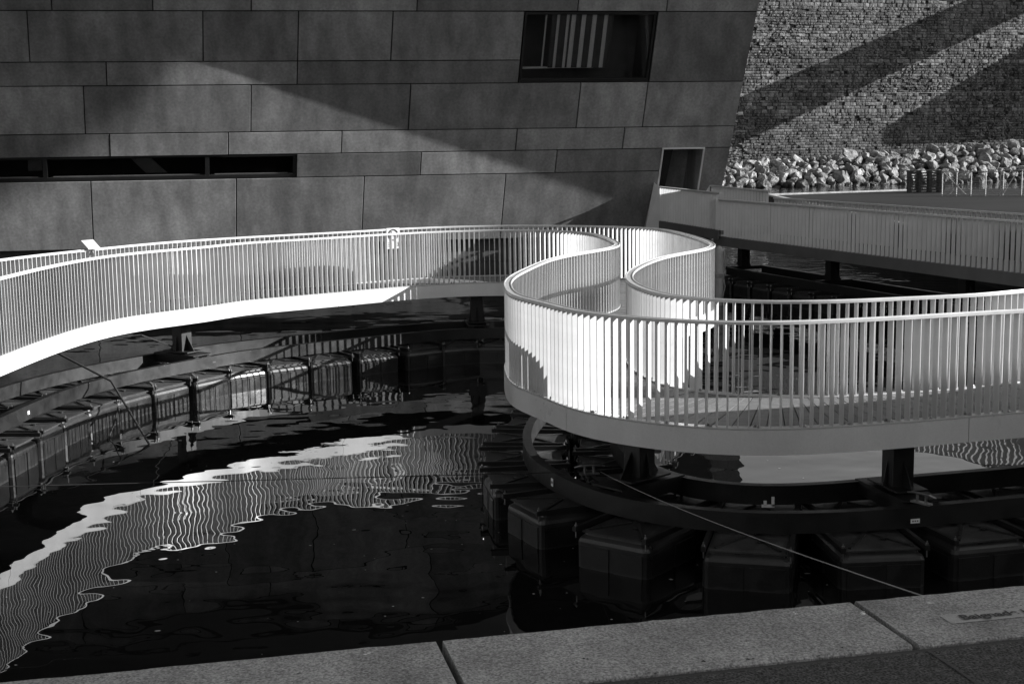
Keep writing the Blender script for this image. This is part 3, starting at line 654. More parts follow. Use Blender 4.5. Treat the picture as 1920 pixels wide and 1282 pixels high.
# deck planks
PIT = .135; npl = int(Lc[-1] / PIT); pl_ = []
def side(s):
    a = np.array([np.interp(s, Lc, RA[:, 0]), np.interp(s, Lc, RA[:, 1])]); q = RB[idx]
    return a, np.array([np.interp(s, Lc, q[:, 0]), np.interp(s, Lc, q[:, 1])])
for k in range(npl):
    a0, b0 = side(k * PIT + .005); a1, b1 = side((k + 1) * PIT - .005)
    for v, w_ in ((a0, b0), (a1, b1)):
        d = (v - w_) / np.linalg.norm(v - w_); v -= d * .07; w_ += d * .07
    c = (a0 + b1) / 2; pl_.append((c[1] + 3 * max(0, -c[0] - 5), k, a0, b0, a1, b1))
pl_.sort(key=lambda q: q[0]); rest = MB()
for r_, (_, k, a0, b0, a1, b1) in enumerate(pl_):
    mb = MB() if r_ < 300 else rest; zt = ZD + rng.normal(0, .0008)
    mb.hexa([(*a0, ZD - .03), (*b0, ZD - .03), (*b1, ZD - .03), (*a1, ZD - .03)], [(*a0, zt), (*b0, zt), (*b1, zt), (*a1, zt)])
    if r_ < 300: put('deck_plank', mb, M['plank'], br)
if rest.v: put('far_planks', rest, M['plank'], br, kind='stuff')
# balusters: flat plates set across the rail
def plate_mesh():
    b = MB(); z0, z1 = ZD + .014, ZR - .03
    b.box((0, 0, (z0 + z1) / 2), (.088, .010, z1 - z0)); return b
pm = plate_mesh().mesh('baluster'); pm.materials.append(M['rail'])
plist = []
for P, Nn in ((RA, NA), (RB, NB)):
    n = int((len(P) - 1) * .05 / .102)
    for k in range(n):
        f_ = k * .102 / .05; i = int(f_); p = P[i] + (P[min(i + 1, len(P) - 1)] - P[i]) * (f_ - i)
        plist.append((np.hypot(*p) + (50 if abs(p[0]) > .40 * p[1] else 0), p, math.atan2(Nn[i][1], Nn[i][0])))
plist.sort(key=lambda q: q[0]); rest = MB()
for r_, (_, p, an) in enumerate(plist):
    an += rng.normal(0, .012)
    if r_ < 300: inst('baluster', pm, (*p, 0), an, br)
    else:
        c, s_ = math.cos(an), math.sin(an)
        rest.add([(p[0] + c * x - s_ * y, p[1] + s_ * x + c * y, z) for x, y, z in [tuple(v.co) for v in pm.vertices]], [tuple(q.vertices) for q in pm.polygons])
put('far_balusters', rest, M['rail'], br, kind='stuff')
# domed fixing nuts along the foot rails
b = MB()
for P, Nn in ((RA, NA), (RB, NB)):
    for i in range(10, len(P), 9):
        if P[i][1] > 30 or abs(P[i][0]) > .42 * P[i][1]: continue
        for e in ((-.025, 0), (.02, .03)):
            p = P[i] - Nn[i] * (.0 - e[0]) + np.array([-Nn[i][1], Nn[i][0]]) * (e[1] + .05)
            b.tube([(*p, ZD + .014), (*p, ZD + .028), (*p, ZD + .04)], [.016, .016, .007], 6)
put('fixing_nuts', b, M['galv'], br, kind='stuff')
# columns
def nearest_s(p): return Lc[np.hypot(*(ctr - np.array(p)).T).argmin()]
ZB = .64
colspots = [(-7.9, 17.6), at(410, 650, 1.0)[:2] + np.array([0, .9]), at(897, 590, 1.0)[:2] + np.array([0, .7]), at(1165, 855, 1.0)[:2] + np.array([0.15, .25]), at(1755, 885, 1.0)[:2], (2.6, 26.2), (7.5, 15.6)]
for q in colspots:
    s_ = nearest_s(q); c, d, hw, _ = cpt(s_); tn = np.array([d[1], -d[0]])
    ax = (np.array([*d, 0]), np.array([*(-tn), 0]), UPV)
    b = MB(); b.box((*c, (ZB + ZF) / 2 + .01), (.24, .24, ZF - ZB + .02), ax)
    col = put('column', b, M['steel'], br, bevel=.006)
    b = MB(); b.box((*c, ZB + .075), (.62, .36, .02), ax); put('base_plate', b, M['steel'], col)
    for sg in (-1, 1):
        for e in (tn, d):
            b = MB(); o = np.array([e[1], -e[0]]) * .006; p0 = c + e * sg * .12; p1 = c + e * sg * (.30 if e is d else .17)
            vs = [(*(p0 + o), ZB + .085), (*(p1 + o), ZB + .085), (*(p0 + o), ZB + .36), (*(p0 - o), ZB + .085), (*(p1 - o), ZB + .085), (*(p0 - o), ZB + .36)]
            b.add(vs, [(0, 1, 2), (5, 4, 3), (0, 3, 4, 1), (1, 4, 5, 2), (2, 5, 3, 0)])
            put('gusset', b, M['steel'], col)

# ------------------------------------------------------------------ floating frame under it
fr = empty('float_frame', (*ctr[mid], .4), 'dark curved twin steel beams carrying the bridge on the floats', 'steel frame')
pk = [i for i in range(0, len(ctr), 3)]
Tc = tang(np.c_[np.convolve(np.pad(ctr[:, 0], 6, mode='edge'), np.ones(13) / 13, 'valid'), np.convolve(np.pad(ctr[:, 1], 6, mode='edge'), np.ones(13) / 13, 'valid')])
Nc = np.c_[Tc[:, 1], -Tc[:, 0]]
Z0, Z1 = .43, ZB
ip = [(-.06, Z0), (.06, Z0), (.06, Z0 + .014), (.007, Z0 + .014), (.007, Z1 - .014), (.06, Z1 - .014), (.06, Z1), (-.06, Z1), (-.06, Z1 - .014), (-.007, Z1 - .014), (-.007, Z0 + .014), (-.06, Z0 + .014)]
ipb = [(-.055, Z0), (.055, Z0), (.055, Z1), (-.055, Z1)]
for sg in (1, -1):
    P = ctr[pk] + half[pk] / np.hypot(*half[pk].T)[:, None] * sg * .56
    P = np.c_[np.convolve(np.pad(P[:, 0], 3, mode='reflect', reflect_type='odd'), np.ones(7) / 7, 'valid'), np.convolve(np.pad(P[:, 1], 3, mode='reflect', reflect_type='odd'), np.ones(7) / 7, 'valid')]
    tt = tang(P); nn = np.c_[tt[:, 1], -tt[:, 0]]
    for a, c in chunks(len(P), 8):
        put('beam', MB().sweep(P[a:c + 1], nn[a:c + 1], ipb), M['beam'], fr)
for q in colspots:
    s_ = nearest_s(q); c, d, hw, _ = cpt(s_); tn = np.array([d[1], -d[0]])
    for o in (-.14, .14):
        b = MB(); b.bar((*(c + d * .51 + tn * o), .575), (*(c - d * .51 + tn * o), .575), .08, .14); put('cross_beam', b, M['steel'], fr)
    b = MB(); b.box((*c, ZB + .03), (1.0, .44, .02), (np.array([*d, 0]), np.array([*(-tn), 0]), UPV)); put('bearing_plate', b, M['beam'], fr)
# small white maker's plates on the beams
for px, py, wv, hv, z in ((437, 682, .09, .06, .53), (101, 774, .06, .05, .53), (915, 634, .10, .05, .53), (1747, 992, .10, .045, .50), (1022, 905, .06, .09, .53)):
    p = at(px, py, z); k = int(np.hypot(*(RA - p[:2]).T).argmin()); d = NA[k]
    j = np.hypot(*(ctr + half / np.hypot(*half.T)[:, None] * .56 - p[:2]).T).argmin(); c = (ctr + half / np.hypot(*half.T)[:, None] * .56)[j]; d = (half / np.hypot(*half.T)[:, None])[j]
    tn = np.array([d[1], -d[0]]); cc = np.array([*(c + d * .0575), z])
    b = MB(); b.box(cc, (wv, .004, hv), (np.array([*tn, 0]), np.array([*d, 0]), UPV)); pp = put('name_plate', b, M['paint'], fr)
    b = MB()
    for q in range(3): b.box(cc + np.array([*d, 0]) * .0025 + np.array([*tn, 0]) * wv * (-.25 + .25 * q), (wv * .16, .002, hv * .3), (np.array([*tn, 0]), np.array([*d, 0]), UPV))
    put('plate_print', b, M['greyink'], pp)

# ------------------------------------------------------------------ plastic floats
def hull_mesh(L, Wd):
    bm = bmesh.new()
    def ringv(hl, hw, z, r):
        pts = []
        for sx_, sy_, a0 in ((1, 1, 0), (-1, 1, 90), (-1, -1, 180), (1, -1, 270)):
            for a in (0, 45, 90):
                th = R(a0 + a); pts.append(bm.verts.new((sx_ * (hl - r) + r * math.cos(th), sy_ * (hw - r) + r * math.sin(th), z)))
        return pts
    hl, hw = L / 2, Wd / 2
    rings = [ringv(hl, hw, -.35, .05), ringv(hl, hw, .27, .05), ringv(hl - .012, hw - .012, .305, .05), ringv(hl - .05, hw - .05, .335, .05), ringv(hl - .055, hw - .055, .365, .05)]
    for a, c in zip(rings[:-1], rings[1:]):
        for i in range(12): bm.faces.new((a[i], a[(i + 1) % 12], c[(i + 1) % 12], c[i]))
    bm.faces.new(rings[-1]); bm.faces.new(rings[0][::-1])
    # raised pads on the four sides leave a seam up the middle
    def pad(cx, cy, wx, wy, z0, z1):
        vs = [bm.verts.new((cx + sx_ * wx / 2, cy + sy_ * wy / 2, z)) for z in (z0, z1) for sx_, sy_ in ((-1, -1), (1, -1), (1, 1), (-1, 1))]
        for q in ((3, 2, 1, 0), (4, 5, 6, 7), (0, 1, 5, 4), (1, 2, 6, 5), (2, 3, 7, 6), (3, 0, 4, 7)): bm.faces.new([vs[i] for i in q])
    for sg in (-1, 1):
        for hs in (-1, 1):
            pad(sg * hl, hs * (Wd * .235), .024, Wd * .40, -.3, .235)
            pad(hs * (L * .235), sg * hw, L * .40, .024, -.3, .235)
    bmesh.ops.recalc_face_normals(bm, faces=bm.faces)
    me = bpy.data.meshes.new('hull'); bm.to_mesh(me); bm.free(); me.materials.append(M['plastic']); return me
FLL, FLW = 1.02, .84                                      # radial, along the chain
hullm = hull_mesh(FLL, FLW)
b = MB(); hx, hy = FLL / 2 - .03, FLW / 2 - .05
b.add([(-hx, -hy, .362), (hx, -hy, .362), (hx, hy, .362), (-hx, hy, .362), (-hx, -hy, .378), (hx, -hy, .378), (hx, hy, .378), (-hx, hy, .378), (0, 0, .405)],
      [(3, 2, 1, 0), (0, 1, 5, 4), (1, 2, 6, 5), (2, 3, 7, 6), (3, 0, 4, 7), (4, 5, 8), (5, 6, 8), (6, 7, 8), (7, 4, 8)])
lidm = b.mesh('lid'); lidm.materials.append(M['lid'])
b = MB()
for sx_ in (-1, 1):
    for sy_ in (-1, 1): b.bar((sx_ * hx * .9, sy_ * hy * .85, .392), (sx_ * .05, sy_ * .04, .412), .03, .016)
b.tube([(0.2, .1, .395), (.2, .1, .415)], .03, 8)
ribm = b.mesh('lid_rib'); ribm.materials.append(M['plastic'])
b = MB(); b.box((0, 0, .405), (FLL + .10, .045, .05)); barm = b.mesh('clamp_bar'); barm.materials.append(M['steel'])
b = MB(); b.tube([(0, 0, z) for z in (.31, .431, .432, .447, .448, .47)], [.008, .008, .017, .017, .008, .008], 6)
boltm = b.mesh('clamp_bolt'); boltm.materials.append(M['galv'])
ORD = ['first', 'second', 'third', 'fourth', 'fifth', 'sixth', 'seventh', 'eighth', 'ninth', 'tenth', 'eleventh', 'twelfth', 'thirteenth', 'fourteenth', 'fifteenth', 'sixteenth', 'seventeenth', 'eighteenth', 'nineteenth', 'twentieth']
def ordn(k):
    if k < 20: return ORD[k]
    return ('twenty-', 'thirty-', 'forty-')[(k + 1) // 10 - 2] + ORD[(k + 1) % 10 - 1] if (k + 1) % 10 else ('', '', 'twentieth', 'thirtieth', 'fortieth')[(k + 1) // 10]
def make_float(p, an, label, group, parts=True):
    o = empty('pontoon_float', (*p, 0), label, 'float', group); o.rotation_euler = (0, 0, an)
    for nm, me, y in (('hull', hullm, 0), ('lid', lidm, 0), ('lid_rib', ribm, 0), ('clamp_bar', barm, -.415), ('clamp_bar', barm, .415), ('clamp_bolt', boltm, -.415), ('clamp_bolt', boltm, .415), ('clamp_bolt', boltm, -.4151), ('clamp_bolt', boltm, .4151)):
        c = bpy.data.objects.new(nm, me); sc.collection.objects.link(c); c.location = (0 if nm != 'clamp_bolt' else (FLL / 2 + .02) * (1 if abs(y) < .41505 else -1), y, 0); c.parent = o
    return o
def face_px(s):
    c, d, hw, a = cpt(s); v = np.array([*(c + d * 1.11), .1]) - np.array([0, 0, CAMH]); return CX + FPX * (v @ CXV) / (v @ _f)
s_mid = nearest_s(at(1400, 1040, .3)[:2] + np.array([0, 1.1]))
s_anchor = min(np.arange(s_mid - 1.5, s_mid + 1.5, .02), key=lambda s: abs(face_px(s) - 1400))
def chain(sg):
    def pos(s):
        c, d, hw, a = cpt(s); return c + d * sg * .60, math.atan2(d[1], d[0])
    res = []
    for direc in (1, -1):
        s = s_anchor; p, an = pos(s); acc = accc = 0
        if direc == 1: res.append((s, p, an))
        while 5.5 < s < Lc[-1] - .6:
            s += direc * .02; q, an = pos(s); acc += np.hypot(*(q - p)); accc += .02; p = q
            if acc >= .93 and accc >= .97 and min(np.hypot(*(q - r[1])) for r in res) > .88: res.append((s, q, an)); acc = accc = 0
    return sorted(res, key=lambda r: r[0])
for sg in (1, -1):
    cnt = 0
    for s, p, an in chain(sg):
        if p[1] > 31 or abs(p[0]) > .44 * p[1]: continue
        make_float(p, an + (0 if sg == 1 else math.pi), 'black plastic float, %s from the left in the chain along the %s edge' % (ordn(cnt), 'near' if sg == 1 else 'far'), 'floats under the winding bridge'); cnt += 1

# ================================================================== THE STRAIGHT GANGWAY
gw = empty('gangway', (8, 34, 1.5), 'straight grey gangway with ribbed parapets running right from the building door', 'gangway')
def gline(p, q, zr0, zr1, near, name_single, cap):
    p = np.array(p); q = np.array(q); L = np.linalg.norm(q - p); d = (q - p) / L; nrm = np.array([d[1], -d[0]])
    if nrm[1] > 0: nrm = -nrm
    sl_ = (zr1 - zr0) / L
    def P3(s, o, z): 
        c = p + d * s + nrm * o; return np.array([c[0], c[1], z + zr0 + sl_ * s])
    b = MB(); b.hexa([P3(0, -.05, -.04), P3(0, .05, -.04), P3(L, .05, -.04), P3(L, -.05, -.04)], [P3(0, -.05, 0), P3(0, .05, 0), P3(L, .05, 0), P3(L, -.05, 0)])
    put('handrail', b, M['gang'], gw)
    n = int(L / .17); rest = MB()
    for k in range(n):
        s = .05 + k * .17; b = MB() if (name_single and k < cap) else rest
        b.hexa([P3(s - .005, -.045, -1.05), P3(s - .005, .045, -1.05), P3(s + .005, .045, -1.05), P3(s + .005, -.045, -1.05)], [P3(s - .005, -.045, -.041), P3(s - .005, .045, -.041), P3(s + .005, .045, -.041), P3(s + .005, -.045, -.041)])
        if b is not rest: put('baluster', b, M['gang'], gw)
    if rest.v: put('far_balusters', rest, M['gang'], gw, kind='stuff')
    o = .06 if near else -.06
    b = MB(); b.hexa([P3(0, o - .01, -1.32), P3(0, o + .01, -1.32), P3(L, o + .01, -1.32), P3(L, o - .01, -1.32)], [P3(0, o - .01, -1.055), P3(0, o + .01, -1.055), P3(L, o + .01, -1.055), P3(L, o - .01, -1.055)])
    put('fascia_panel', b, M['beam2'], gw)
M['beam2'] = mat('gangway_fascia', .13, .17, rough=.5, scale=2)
gA, gB = np.array([5.88, 39.8]), np.array([12.4, 22.1]); gd = (gB - gA) / np.linalg.norm(gB - gA); gn = np.array([-gd[1], gd[0]])
gline(gA, gB, 2.60, 2.60, True, True, 190)
gline(gA + gn * 1.75 + gd * .3, gB + gn * 1.75, 2.60, 2.60, False, False, 0)
lA, lB = np.array([4.62, 43.1]), np.array([5.95, 39.3])
gline(lA, lB, 2.86, 2.79, True, True, 60)
gline(lA + np.array([1.62, .55]), np.array([7.55, 40.2]), 2.86, 2.79, False, True, 60)
# deck
g2 = lambda p, z: (p[0], p[1], z)
b = MB(); q = [gA, gA + gn * 1.75, gB + gn * 1.75, gB]; b.hexa([g2(x, 1.42) for x in q], [g2(x, 1.53) for x in q]); put('deck', b, M['plank'], gw)
q = [lA + np.array([.03, 0]), lA + np.array([1.6, .5]), np.array([7.5, 40.2]), lB + np.array([.03, .1])]; b = MB(); b.hexa([g2(x, 1.6) for x in q], [g2(x, 1.72) for x in q]); put('deck', b, M['plank'], gw)
# cheek plates where the landing meets the wall
for p in (lA + np.array([-.02, -.12]), lA + np.array([1.6, .42])):
    b = MB(); z0, z1 = 1.55, 2.98
    vs = [(p[0] - .42, p[1] + .1, z0), (p[0] + .02, p[1] - .02, z0), (p[0] + .02, p[1] - .02, z1 - .14), (p[0] - .14, p[1] + .1, z1), (p[0] - .1, p[1] + .9, z1), (p[0] - .4, p[1] + 1.0, z0), (p[0] + .06, p[1] + .9, z0), (p[0] + .06, p[1] + .9, z1 - .14)]
    b.add(vs, [(0, 1, 2, 3), (3, 2, 7, 4), (1, 6, 7, 2), (0, 3, 4, 5), (0, 5, 6, 1), (5, 4, 7, 6)]); put('cheek_plate', b, M['gang'], gw)
# columns, long beams and floats below
for px, py in ((1394, 495), (1560, 520), (1812, 560)):
    t_ = None
    for k in np.linspace(0, 18, 400):
        c = gA + gd * k + gn * .88; v = np.array([c[0], c[1], 1.0]) - np.array([0, 0, CAMH])
        x = CX + FPX * (v @ CXV) / (v @ _f)
        if x > px: t_ = k; break
    c = gA + gd * t_ + gn * .88
    b = MB(); b.box((*c, .98), (.26, .26, .66), (np.array([*gd, 0]), np.array([*gn, 0]), UPV)); col = put('column', b, M['steel'], gw)
    for e in (gd, -gd):
        b = MB(); o = gn * .01; p0, p1 = c + e * .13, c + e * .42
        b.add([(*(p0 + o), .66), (*(p1 + o), .66), (*(p0 + o), 1.0), (*(p0 - o), .66), (*(p1 - o), .66), (*(p0 - o), 1.0)], [(0, 1, 2), (5, 4, 3), (0, 3, 4, 1), (1, 4, 5, 2), (2, 5, 3, 0)])
        put('gusset', b, M['steel'], col)
    b = MB(); b.bar((*(c - gn * .55), .6), (*(c + gn * .55), .6), .2, .1); put('cross_beam', b, M['beam'], gw)
for o in (.3, 1.46):
    b = MB(); b.bar((*(gA + gn * o + gd * .2), .535), (*(gB + gn * o), .535), .11, .21); put('beam', b, M['beam'], gw)
gk = 0
for k in np.arange(.9, 16.5, 1.02):
    for o, sd in ((.25, 'near'), (1.5, 'far')):
        p = gA + gd * k + gn * o; an = math.atan2(gn[1], gn[0]) + (math.pi if sd == 'near' else 0)
        if abs(p[0]) > .42 * p[1]: continue
        make_float(p, an, 'black float under the straight gangway, %s from its door end, %s row' % (ordn(gk), sd), 'floats under the gangway')
    gk += 1

# ================================================================== SMALLER THINGS
# mooring pile with a rope round it
pp = at(1348, 566, .3); pp = np.array([5.42, 36.0, 0]); 
pile = empty('mooring_pile', pp, 'round grey mooring pile with a tied rope beside the inner railing loop', 'mooring pile')
b = MB(); b.tube([pp + UPV * z for z in (-2, 1.3, 1.44, 1.52, 1.55)], [.115, .115, .10, .06, .01], 16); put('post', b, M['pile'], pile, smooth=True)
b = MB(); pts = []
for k in range(30):
    th = k * .75; pts.append(pp + np.array([.125 * math.cos(th), .125 * math.sin(th), .72 + .004 * k]))
b.tube(pts, .02, 6); b.tube([pp + np.array(v) for v in ((.12, -.06, .8), (.15, -.1, 1.1), (.1, -.09, 1.42))], .014, 6)
b.tube([pp + np.array(v) for v in ((.1, -.1, .74), (.14, -.12, .5), (.08, -.12, .2), (.13, -.12, -.1))], .016, 6); put('rope', b, M['rope'], pile)
# mooring lines
def catline(name, pts, r, m, label, sag=0., n=24):
    P = []
    for a, c in zip(pts[:-1], pts[1:]):
        a = np.array(a); c = np.array(c)
        for t in np.linspace(0, 1, n, endpoint=False): P.append(a + (c - a) * t - UPV * sag * 4 * t * (1 - t))
    P.append(np.array(pts[-1])); b = MB(); b.tube(P, r, 7); return put(name, b, m, None, label, 'rope', smooth=True)
cl1 = at(1105, 884, .72); cl2 = at(1728, 938, .72)
q_end = at(1742, 1113, 2.66)
catline('mooring_rope', [cl1 + np.array([.12, 0, 0]), q_end + np.array([0, .02, -.02])], .0029, M['rope'], 'thin taut pale rope running from the frame cleat down to the quay edge', .05)
catline('mooring_cable', [cl1 + np.array([-.1, 0, 0]), at(0, 912, .95), at(0, 912, .95) * 1.0 + (at(0, 912, .95) - cl1) * .25], .005, M['droprope'], 'thin dark cable stretched level across the left water', 0.)
catline('chain_rope', [at(95, 655, 1.22) + np.array([-.3, .5, 0]), at(208, 714, ZB + .03), at(283, 838, -.02), at(300, 858, -.3)], .018, M['droprope'], 'thick dark rope dropping over the beam into the water at left')
catline('trailing_rope', [at(222, 762, .42), at(215, 790, .2), at(205, 818, .02), at(203, 822, -.1)], .012, M['droprope'], 'thin dark rope end hanging down the face of a left float')
catline('rear_cable', [at(265, 628, 1.25), at(330, 652, .70)], .012, M['droprope'], 'thin dark cable sloping down behind the left beams to the column')
def cleat(p, an, label):
    o = empty('mooring_cleat', p, label, 'cleat', 'cleats on the bridge frame'); o.rotation_euler = (0, 0, an)
    for nm, bb in (('base', MB().box((0, 0, .008), (.22, .07, .016))), ('horn', MB().tube([(-.17, 0, .085), (-.1, 0, .1), (.1, 0, .1), (.17, 0, .085)], [.009, .016, .016, .009], 8))):
        me = bb.mesh(nm); me.materials.append(M['galv']); c = bpy.data.objects.new(nm, me); sc.collection.objects.link(c); c.parent = o
    for x in (-.05, .05):
        me = MB().tube([(x, 0, .016), (x, 0, .1)], .015, 8).mesh('leg'); me.materials.append(M['galv']); c = bpy.data.objects.new('leg', me); sc.collection.objects.link(c); c.parent = o
cleat(cl1 - UPV * .03, .15, 'bright metal cleat holding two ropes at the inner bend of the frame')
cleat(cl2 - UPV * .03, -.9, 'bright metal cleat beside the right-hand column of the bridge')
# no-entry style round notice on the far rail
def rail_frame(P, Nn, px, py, z):
    p = at(px, py, z)[:2]; i = np.hypot(*(P - p).T).argmin(); return P[i], Nn[i]
p, n_ = rail_frame(RB, NB, 725, 428, ZR); d = -n_; tn = np.array([-d[1], d[0]])
ax = (np.array([*tn, 0]), np.array([*d, 0]), UPV)
sg = empty('warning_sign', (*p, ZR - .25), 'square white warning sign with a round symbol hung on the far railing', 'sign')
b = MB(); cz = ZR - .19; c0 = np.array([*(p + d * .06), cz]); b.box(c0, (.30, .006, .42), ax); put('plate', b, M['signface'], sg)
b = MB(); rr = []
for k in range(33):
    th = 2 * math.pi * k / 32; rr.append(c0 + ax[1] * .006 + ax[0] * .105 * math.cos(th) + UPV * (.07 + .105 * math.sin(th)))
b.tube(rr, .014, 6); put('ring', b, M['ink'], sg)
b = MB(); 
b.tube([c0 + ax[1] * .005 + ax[0] * -.05 + UPV * .10, c0 + ax[1] * .005 + UPV * .065, c0 + ax[1] * .005 + ax[0] * .05 + UPV * .05], .011, 6)
b.tube([c0 + ax[1] * .005 + ax[0] * -.035 + UPV * .135, c0 + ax[1] * .005 + ax[0] * -.03 + UPV * .13], .014, 6)
b.tube([c0 + ax[1] * .005 + ax[0] * .07 + UPV * .0, c0 + ax[1] * .005 + ax[0] * -.07 + UPV * .14], .006, 6); put('pictogram', b, M['ink'], sg)
b = MB()
for x0 in (-.075, .075):
    for q in range(3): b.box(c0 + ax[1] * .004 + ax[0] * x0 + UPV * (-.09 - .035 * q), (.09, .003, .014), ax)
    b.box(c0 + ax[1] * .004 + ax[0] * (x0 + .045) + UPV * -.125, (.012, .003, .085), ax)
put('lettering', b, M['ink'], sg)
# slanting information board on the far rail at the left
p, n_ = rail_frame(RB, NB, 186, 467, ZR); d = n_; tn = np.array([-d[1], d[0]]); tn = tn if tn[1] > 0 else -tn
ib = empty('information_board', (*p, ZR), 'tilted plain white information board standing above the far left railing', 'board')
c0 = at(186, 467, ZR); corners = [at(166, 467, ZR + .03), at(188, 466, ZR + .03)]
u_ = corners[1] - corners[0]; u_ /= np.linalg.norm(u_)
lo0, lo1 = at(166, 466.5, ZR + .02), at(188.5, 465, ZR + .02)
Yk = lo0[1]; hi0, hi1 = atY(152, 451, Yk + .38), atY(174.5, 449, lo1[1] + .38)
nrm = np.cross(lo1 - lo0, hi0 - lo0); nrm /= np.linalg.norm(nrm)
b = MB(); b.hexa([q - nrm * .012 for q in (lo0, lo1, hi1, hi0)], [lo0, lo1, hi1, hi0]); put('panel', b, M['paint'], ib)
b = MB(); q0 = (lo0 + lo1) / 2 - nrm * .02; b.bar(q0, q0 - UPV * .5, .03); b.bar((hi0 + lo1) / 2 - nrm * .02, q0 - UPV * .1, .025); put('bracket', b, M['rail'], ib)
b = MB()
for k, (f0, f1) in enumerate(((.12, .5), (.12, .3), (.55, .8), (.12, .42), (.5, .7))):
    t_ = .88 - .13 * k; a_ = lo0 + (hi0 - lo0) * t_ + (lo1 - lo0) * f0 + nrm * .002; c_ = lo0 + (hi0 - lo0) * t_ + (lo1 - lo0) * f1 + nrm * .002; e_ = (hi0 - lo0) * .03
    b.add([a_, c_, c_ + e_, a_ + e_], [(0, 1, 2, 3)])
put('print_line', b, M['fence'], ib)
# stencilled lettering on the quay coping
def text(name, body, size, loc, ex, ey, m, par):
    cu = bpy.data.curves.new(name, 'FONT'); cu.body = body; cu.size = size; cu.extrude = 0; cu.offset = .0016
    o = bpy.data.objects.new(name, cu); sc.collection.objects.link(o)
    dg = bpy.context.evaluated_depsgraph_get(); me = bpy.data.meshes.new_from_object(o.evaluated_get(dg)); bpy.data.objects.remove(o)
    ex = np.array(ex); ey = np.array(ey); loc = np.array(loc)
    b = MB(); b.add([loc + ex * v.co.x + ey * v.co.y for v in me.vertices], [tuple(q.vertices) for q in me.polygons])
    return put(name, b, m, par)
t0 = at(1806, 1163, QZ)
lw = (t0 - Q0) @ QD; ld = (t0 - Q0) @ QN
stn = empty('stencilled_notice', t0, 'dark stencilled lettering on a paler strip of the quay coping', 'lettering')
b = MB(); b.add([qp(lw - .055, ld + .022, QZ + .002), qp(lw + .66, ld + .022, QZ + .002), qp(lw + .66, ld - .065, QZ + .002), qp(lw - .055, ld - .065, QZ + .002)], [(0, 1, 2, 3)])
M['pale'] = mat('pale_stencil_ground', .30, .38, rough=.85, scale=30, detail=8, bump=.003, bscale=120)
put('pale_ground', b, M['pale'], stn)
M['stencil'] = mat('worn_stencil_paint', .02, .06, rough=.85, scale=60, detail=8)
text('lettering', 'Baignade interdite', .062, qp(lw, ld, QZ + .005), QD * 1.0, -QN, M['stencil'], stn)
# litter specks on the coping
for k, (px, py, r_, mm) in enumerate(((690, 1224, .007, 'paint'), (974, 1197, .006, 'paint'), (1490, 1149, .006, 'paint'), (1746, 1130, .006, 'paint'), (1317, 1239, .006, 'ink'), (1620, 1149, .010, 'paint'), (1578, 1213, .006, 'ink'), (1533, 1229, .005, 'ink'), (1410, 1234, .007, 'ink'), (1230, 1262, .005, 'ink'), (560, 1262, .006, 'ink'), (1100, 1235, .005, 'ink'))):
    for q in range(3):
        p = at(px, py, QZ + .002) + QD * rng.normal(0, r_) + QN * rng.normal(0, r_ * .8); b = MB(); rr_ = r_ * rng.uniform(.4, .9); th = rng.uniform(0, 6)
        pts = [p + QD * rr_ * 1.5 * math.cos(a + th) * rng.uniform(.5, 1.3) + QN * rr_ * math.sin(a) * rng.uniform(.5, 1.3) for a in np.linspace(0, 2 * math.pi, 9, endpoint=False)]
        b.add(pts + [p + UPV * .004 * rng.random()], [(i, (i + 1) % 9, 9) for i in range(9)])
        put('paint_fleck' if mm == 'paint' else 'tar_spot', b, M[mm], quay)
# stacked pallets on the plaza
p0, p1 = at(1704, 362, PZ), at(1765, 361.5, PZ); e = p1 - p0; Lp = np.linalg.norm(e); e /= Lp; e2 = np.array([-e[1], e[0], 0])
for k in range(8):
    z = PZ + .001 + k * .146; base = (p0 + p1) / 2 + e2 * .5; base[2] = z
    jit = e * rng.normal(0, .015)
    o = empty('pallet', base, 'dark wooden pallet, %s from the ground in the stack by the fence' % ORD[k], 'pallet', 'stacked pallets on the plaza')
    for nm, bx in (('top_board', [((0, y, .133), (Lp, .1, .02)) for y in (-.4, -.2, 0, .2, .4)]), ('bottom_board', [((0, y, .012), (Lp, .1, .02)) for y in (-.4, 0, .4)]),
                   ('block', [((x, y, .072), (.14, .1, .1)) for x in (-.46 * Lp, -.16 * Lp, .16 * Lp, .46 * Lp) for y in (-.4, 0, .4)])):
        for c_, sz in bx:
            b = MB(); b.box(base + jit + e * c_[0] + e2 * c_[1] + UPV * c_[2], sz, (e, e2, UPV)); put(nm, b, M['wood'], o)
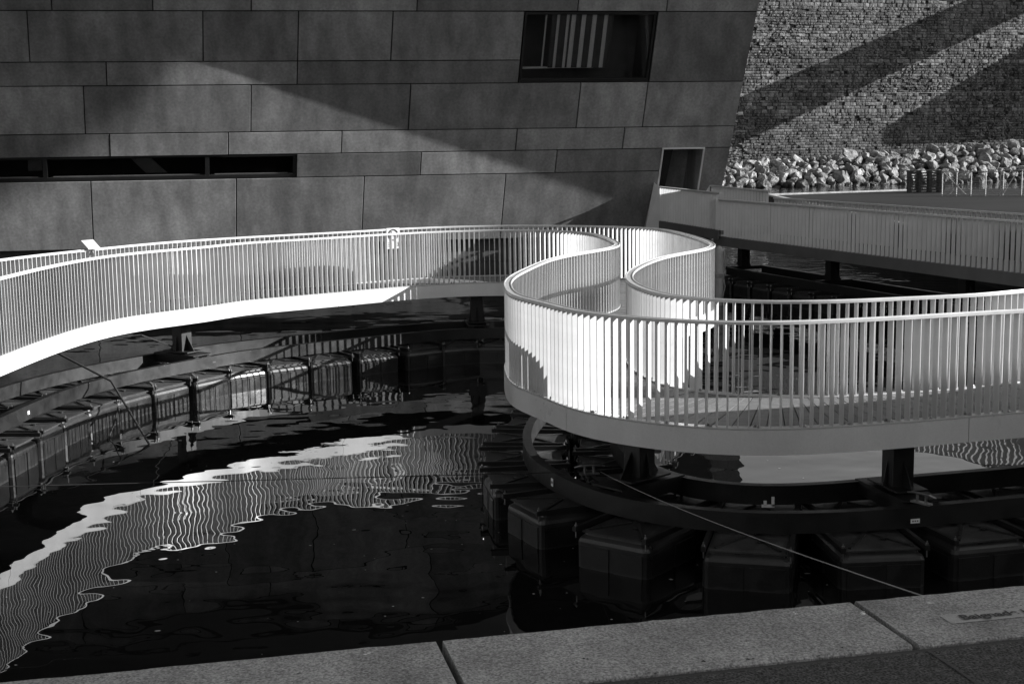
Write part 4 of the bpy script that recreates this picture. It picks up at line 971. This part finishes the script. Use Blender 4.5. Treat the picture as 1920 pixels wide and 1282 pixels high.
# mesh fence panels
def fence(pa, pb, h, label, posts, diag):
    a, c = np.array(pa), np.array(pb); o = empty('fence_panel', (a + c) / 2, label, 'fence', 'site fence panels on the plaza'); d = c - a
    for k in range(posts):
        q = a + d * k / (posts - 1); b = MB(); b.tube([q, q + UPV * h], .03, 6); put('post', b, M['fence'], o)
    for z in (.05, h - .03):
        b = MB(); b.tube([a + UPV * z, c + UPV * z], .025, 6); put('rail', b, M['fence'], o)
    b = MB()
    for z in np.arange(.15, h - .1, .11): b.bar(a + UPV * z, c + UPV * z, .007)
    put('mesh_wire', b, M['fence'], o)
    for f0, z0, f1, z1 in diag:
        b = MB(); b.tube([a + d * f0 + UPV * z0, a + d * f1 + UPV * z1], .025, 6); put('brace', b, M['fence'], o)
fence(at(1766, 367, PZ), at(1875, 368, PZ), 1.22, 'light wire mesh fence panel with crossed braces next to the pallets', 5, ((0, 1.2, .42, .05), (.3, .6, .12, .05)))
fence(at(1880, 368, PZ), at(1985, 368, PZ), 1.28, 'light wire mesh fence panel cut by the right edge of the photo', 4, ((.0, .1, .25, 1.2),))
# white bracket on the frame
p = at(1440, 948, .58); b = MB()
b.box(p, (.13, .012, .03)); b.box(p + np.array([.05, 0, .045]), (.03, .012, .10)); b.box(p + np.array([-.03, 0, .03]), (.03, .012, .05))
put('bracket', b, M['paint'], None, 'small white bracket standing between the twin beams at lower right', 'bracket')
# wall camera at the building corner
p = W(redge(T[3] + .4) + .02, T[3] + .4, .02); b = MB(); b.tube([p, p + BH * .14 + BO * .05], .05, 8); b.bar(p - BH * .06, p, .03)
put('wall_camera', b, M['paint'], bld)

# specks of foam and leaves floating on the still water
b = MB()
for k in range(170):
    p = np.array([rng.uniform(-6, 4), rng.uniform(10, 19), .004]); r_ = rng.uniform(.006, .018) * (2 if rng.random() < .08 else 1); th = rng.uniform(0, 6)
    b.add([p + np.array([r_ * math.cos(th + a) * rng.uniform(.5, 1.2), r_ * .7 * math.sin(th + a) * rng.uniform(.5, 1.2), 0]) for a in np.linspace(0, 2 * math.pi, 6, endpoint=False)], [(0, 1, 2, 3, 4, 5)])
put('floating_flecks', b, M['rope'], None, 'tiny pale flecks of foam and leaves adrift on the dark basin', 'debris', kind='stuff')
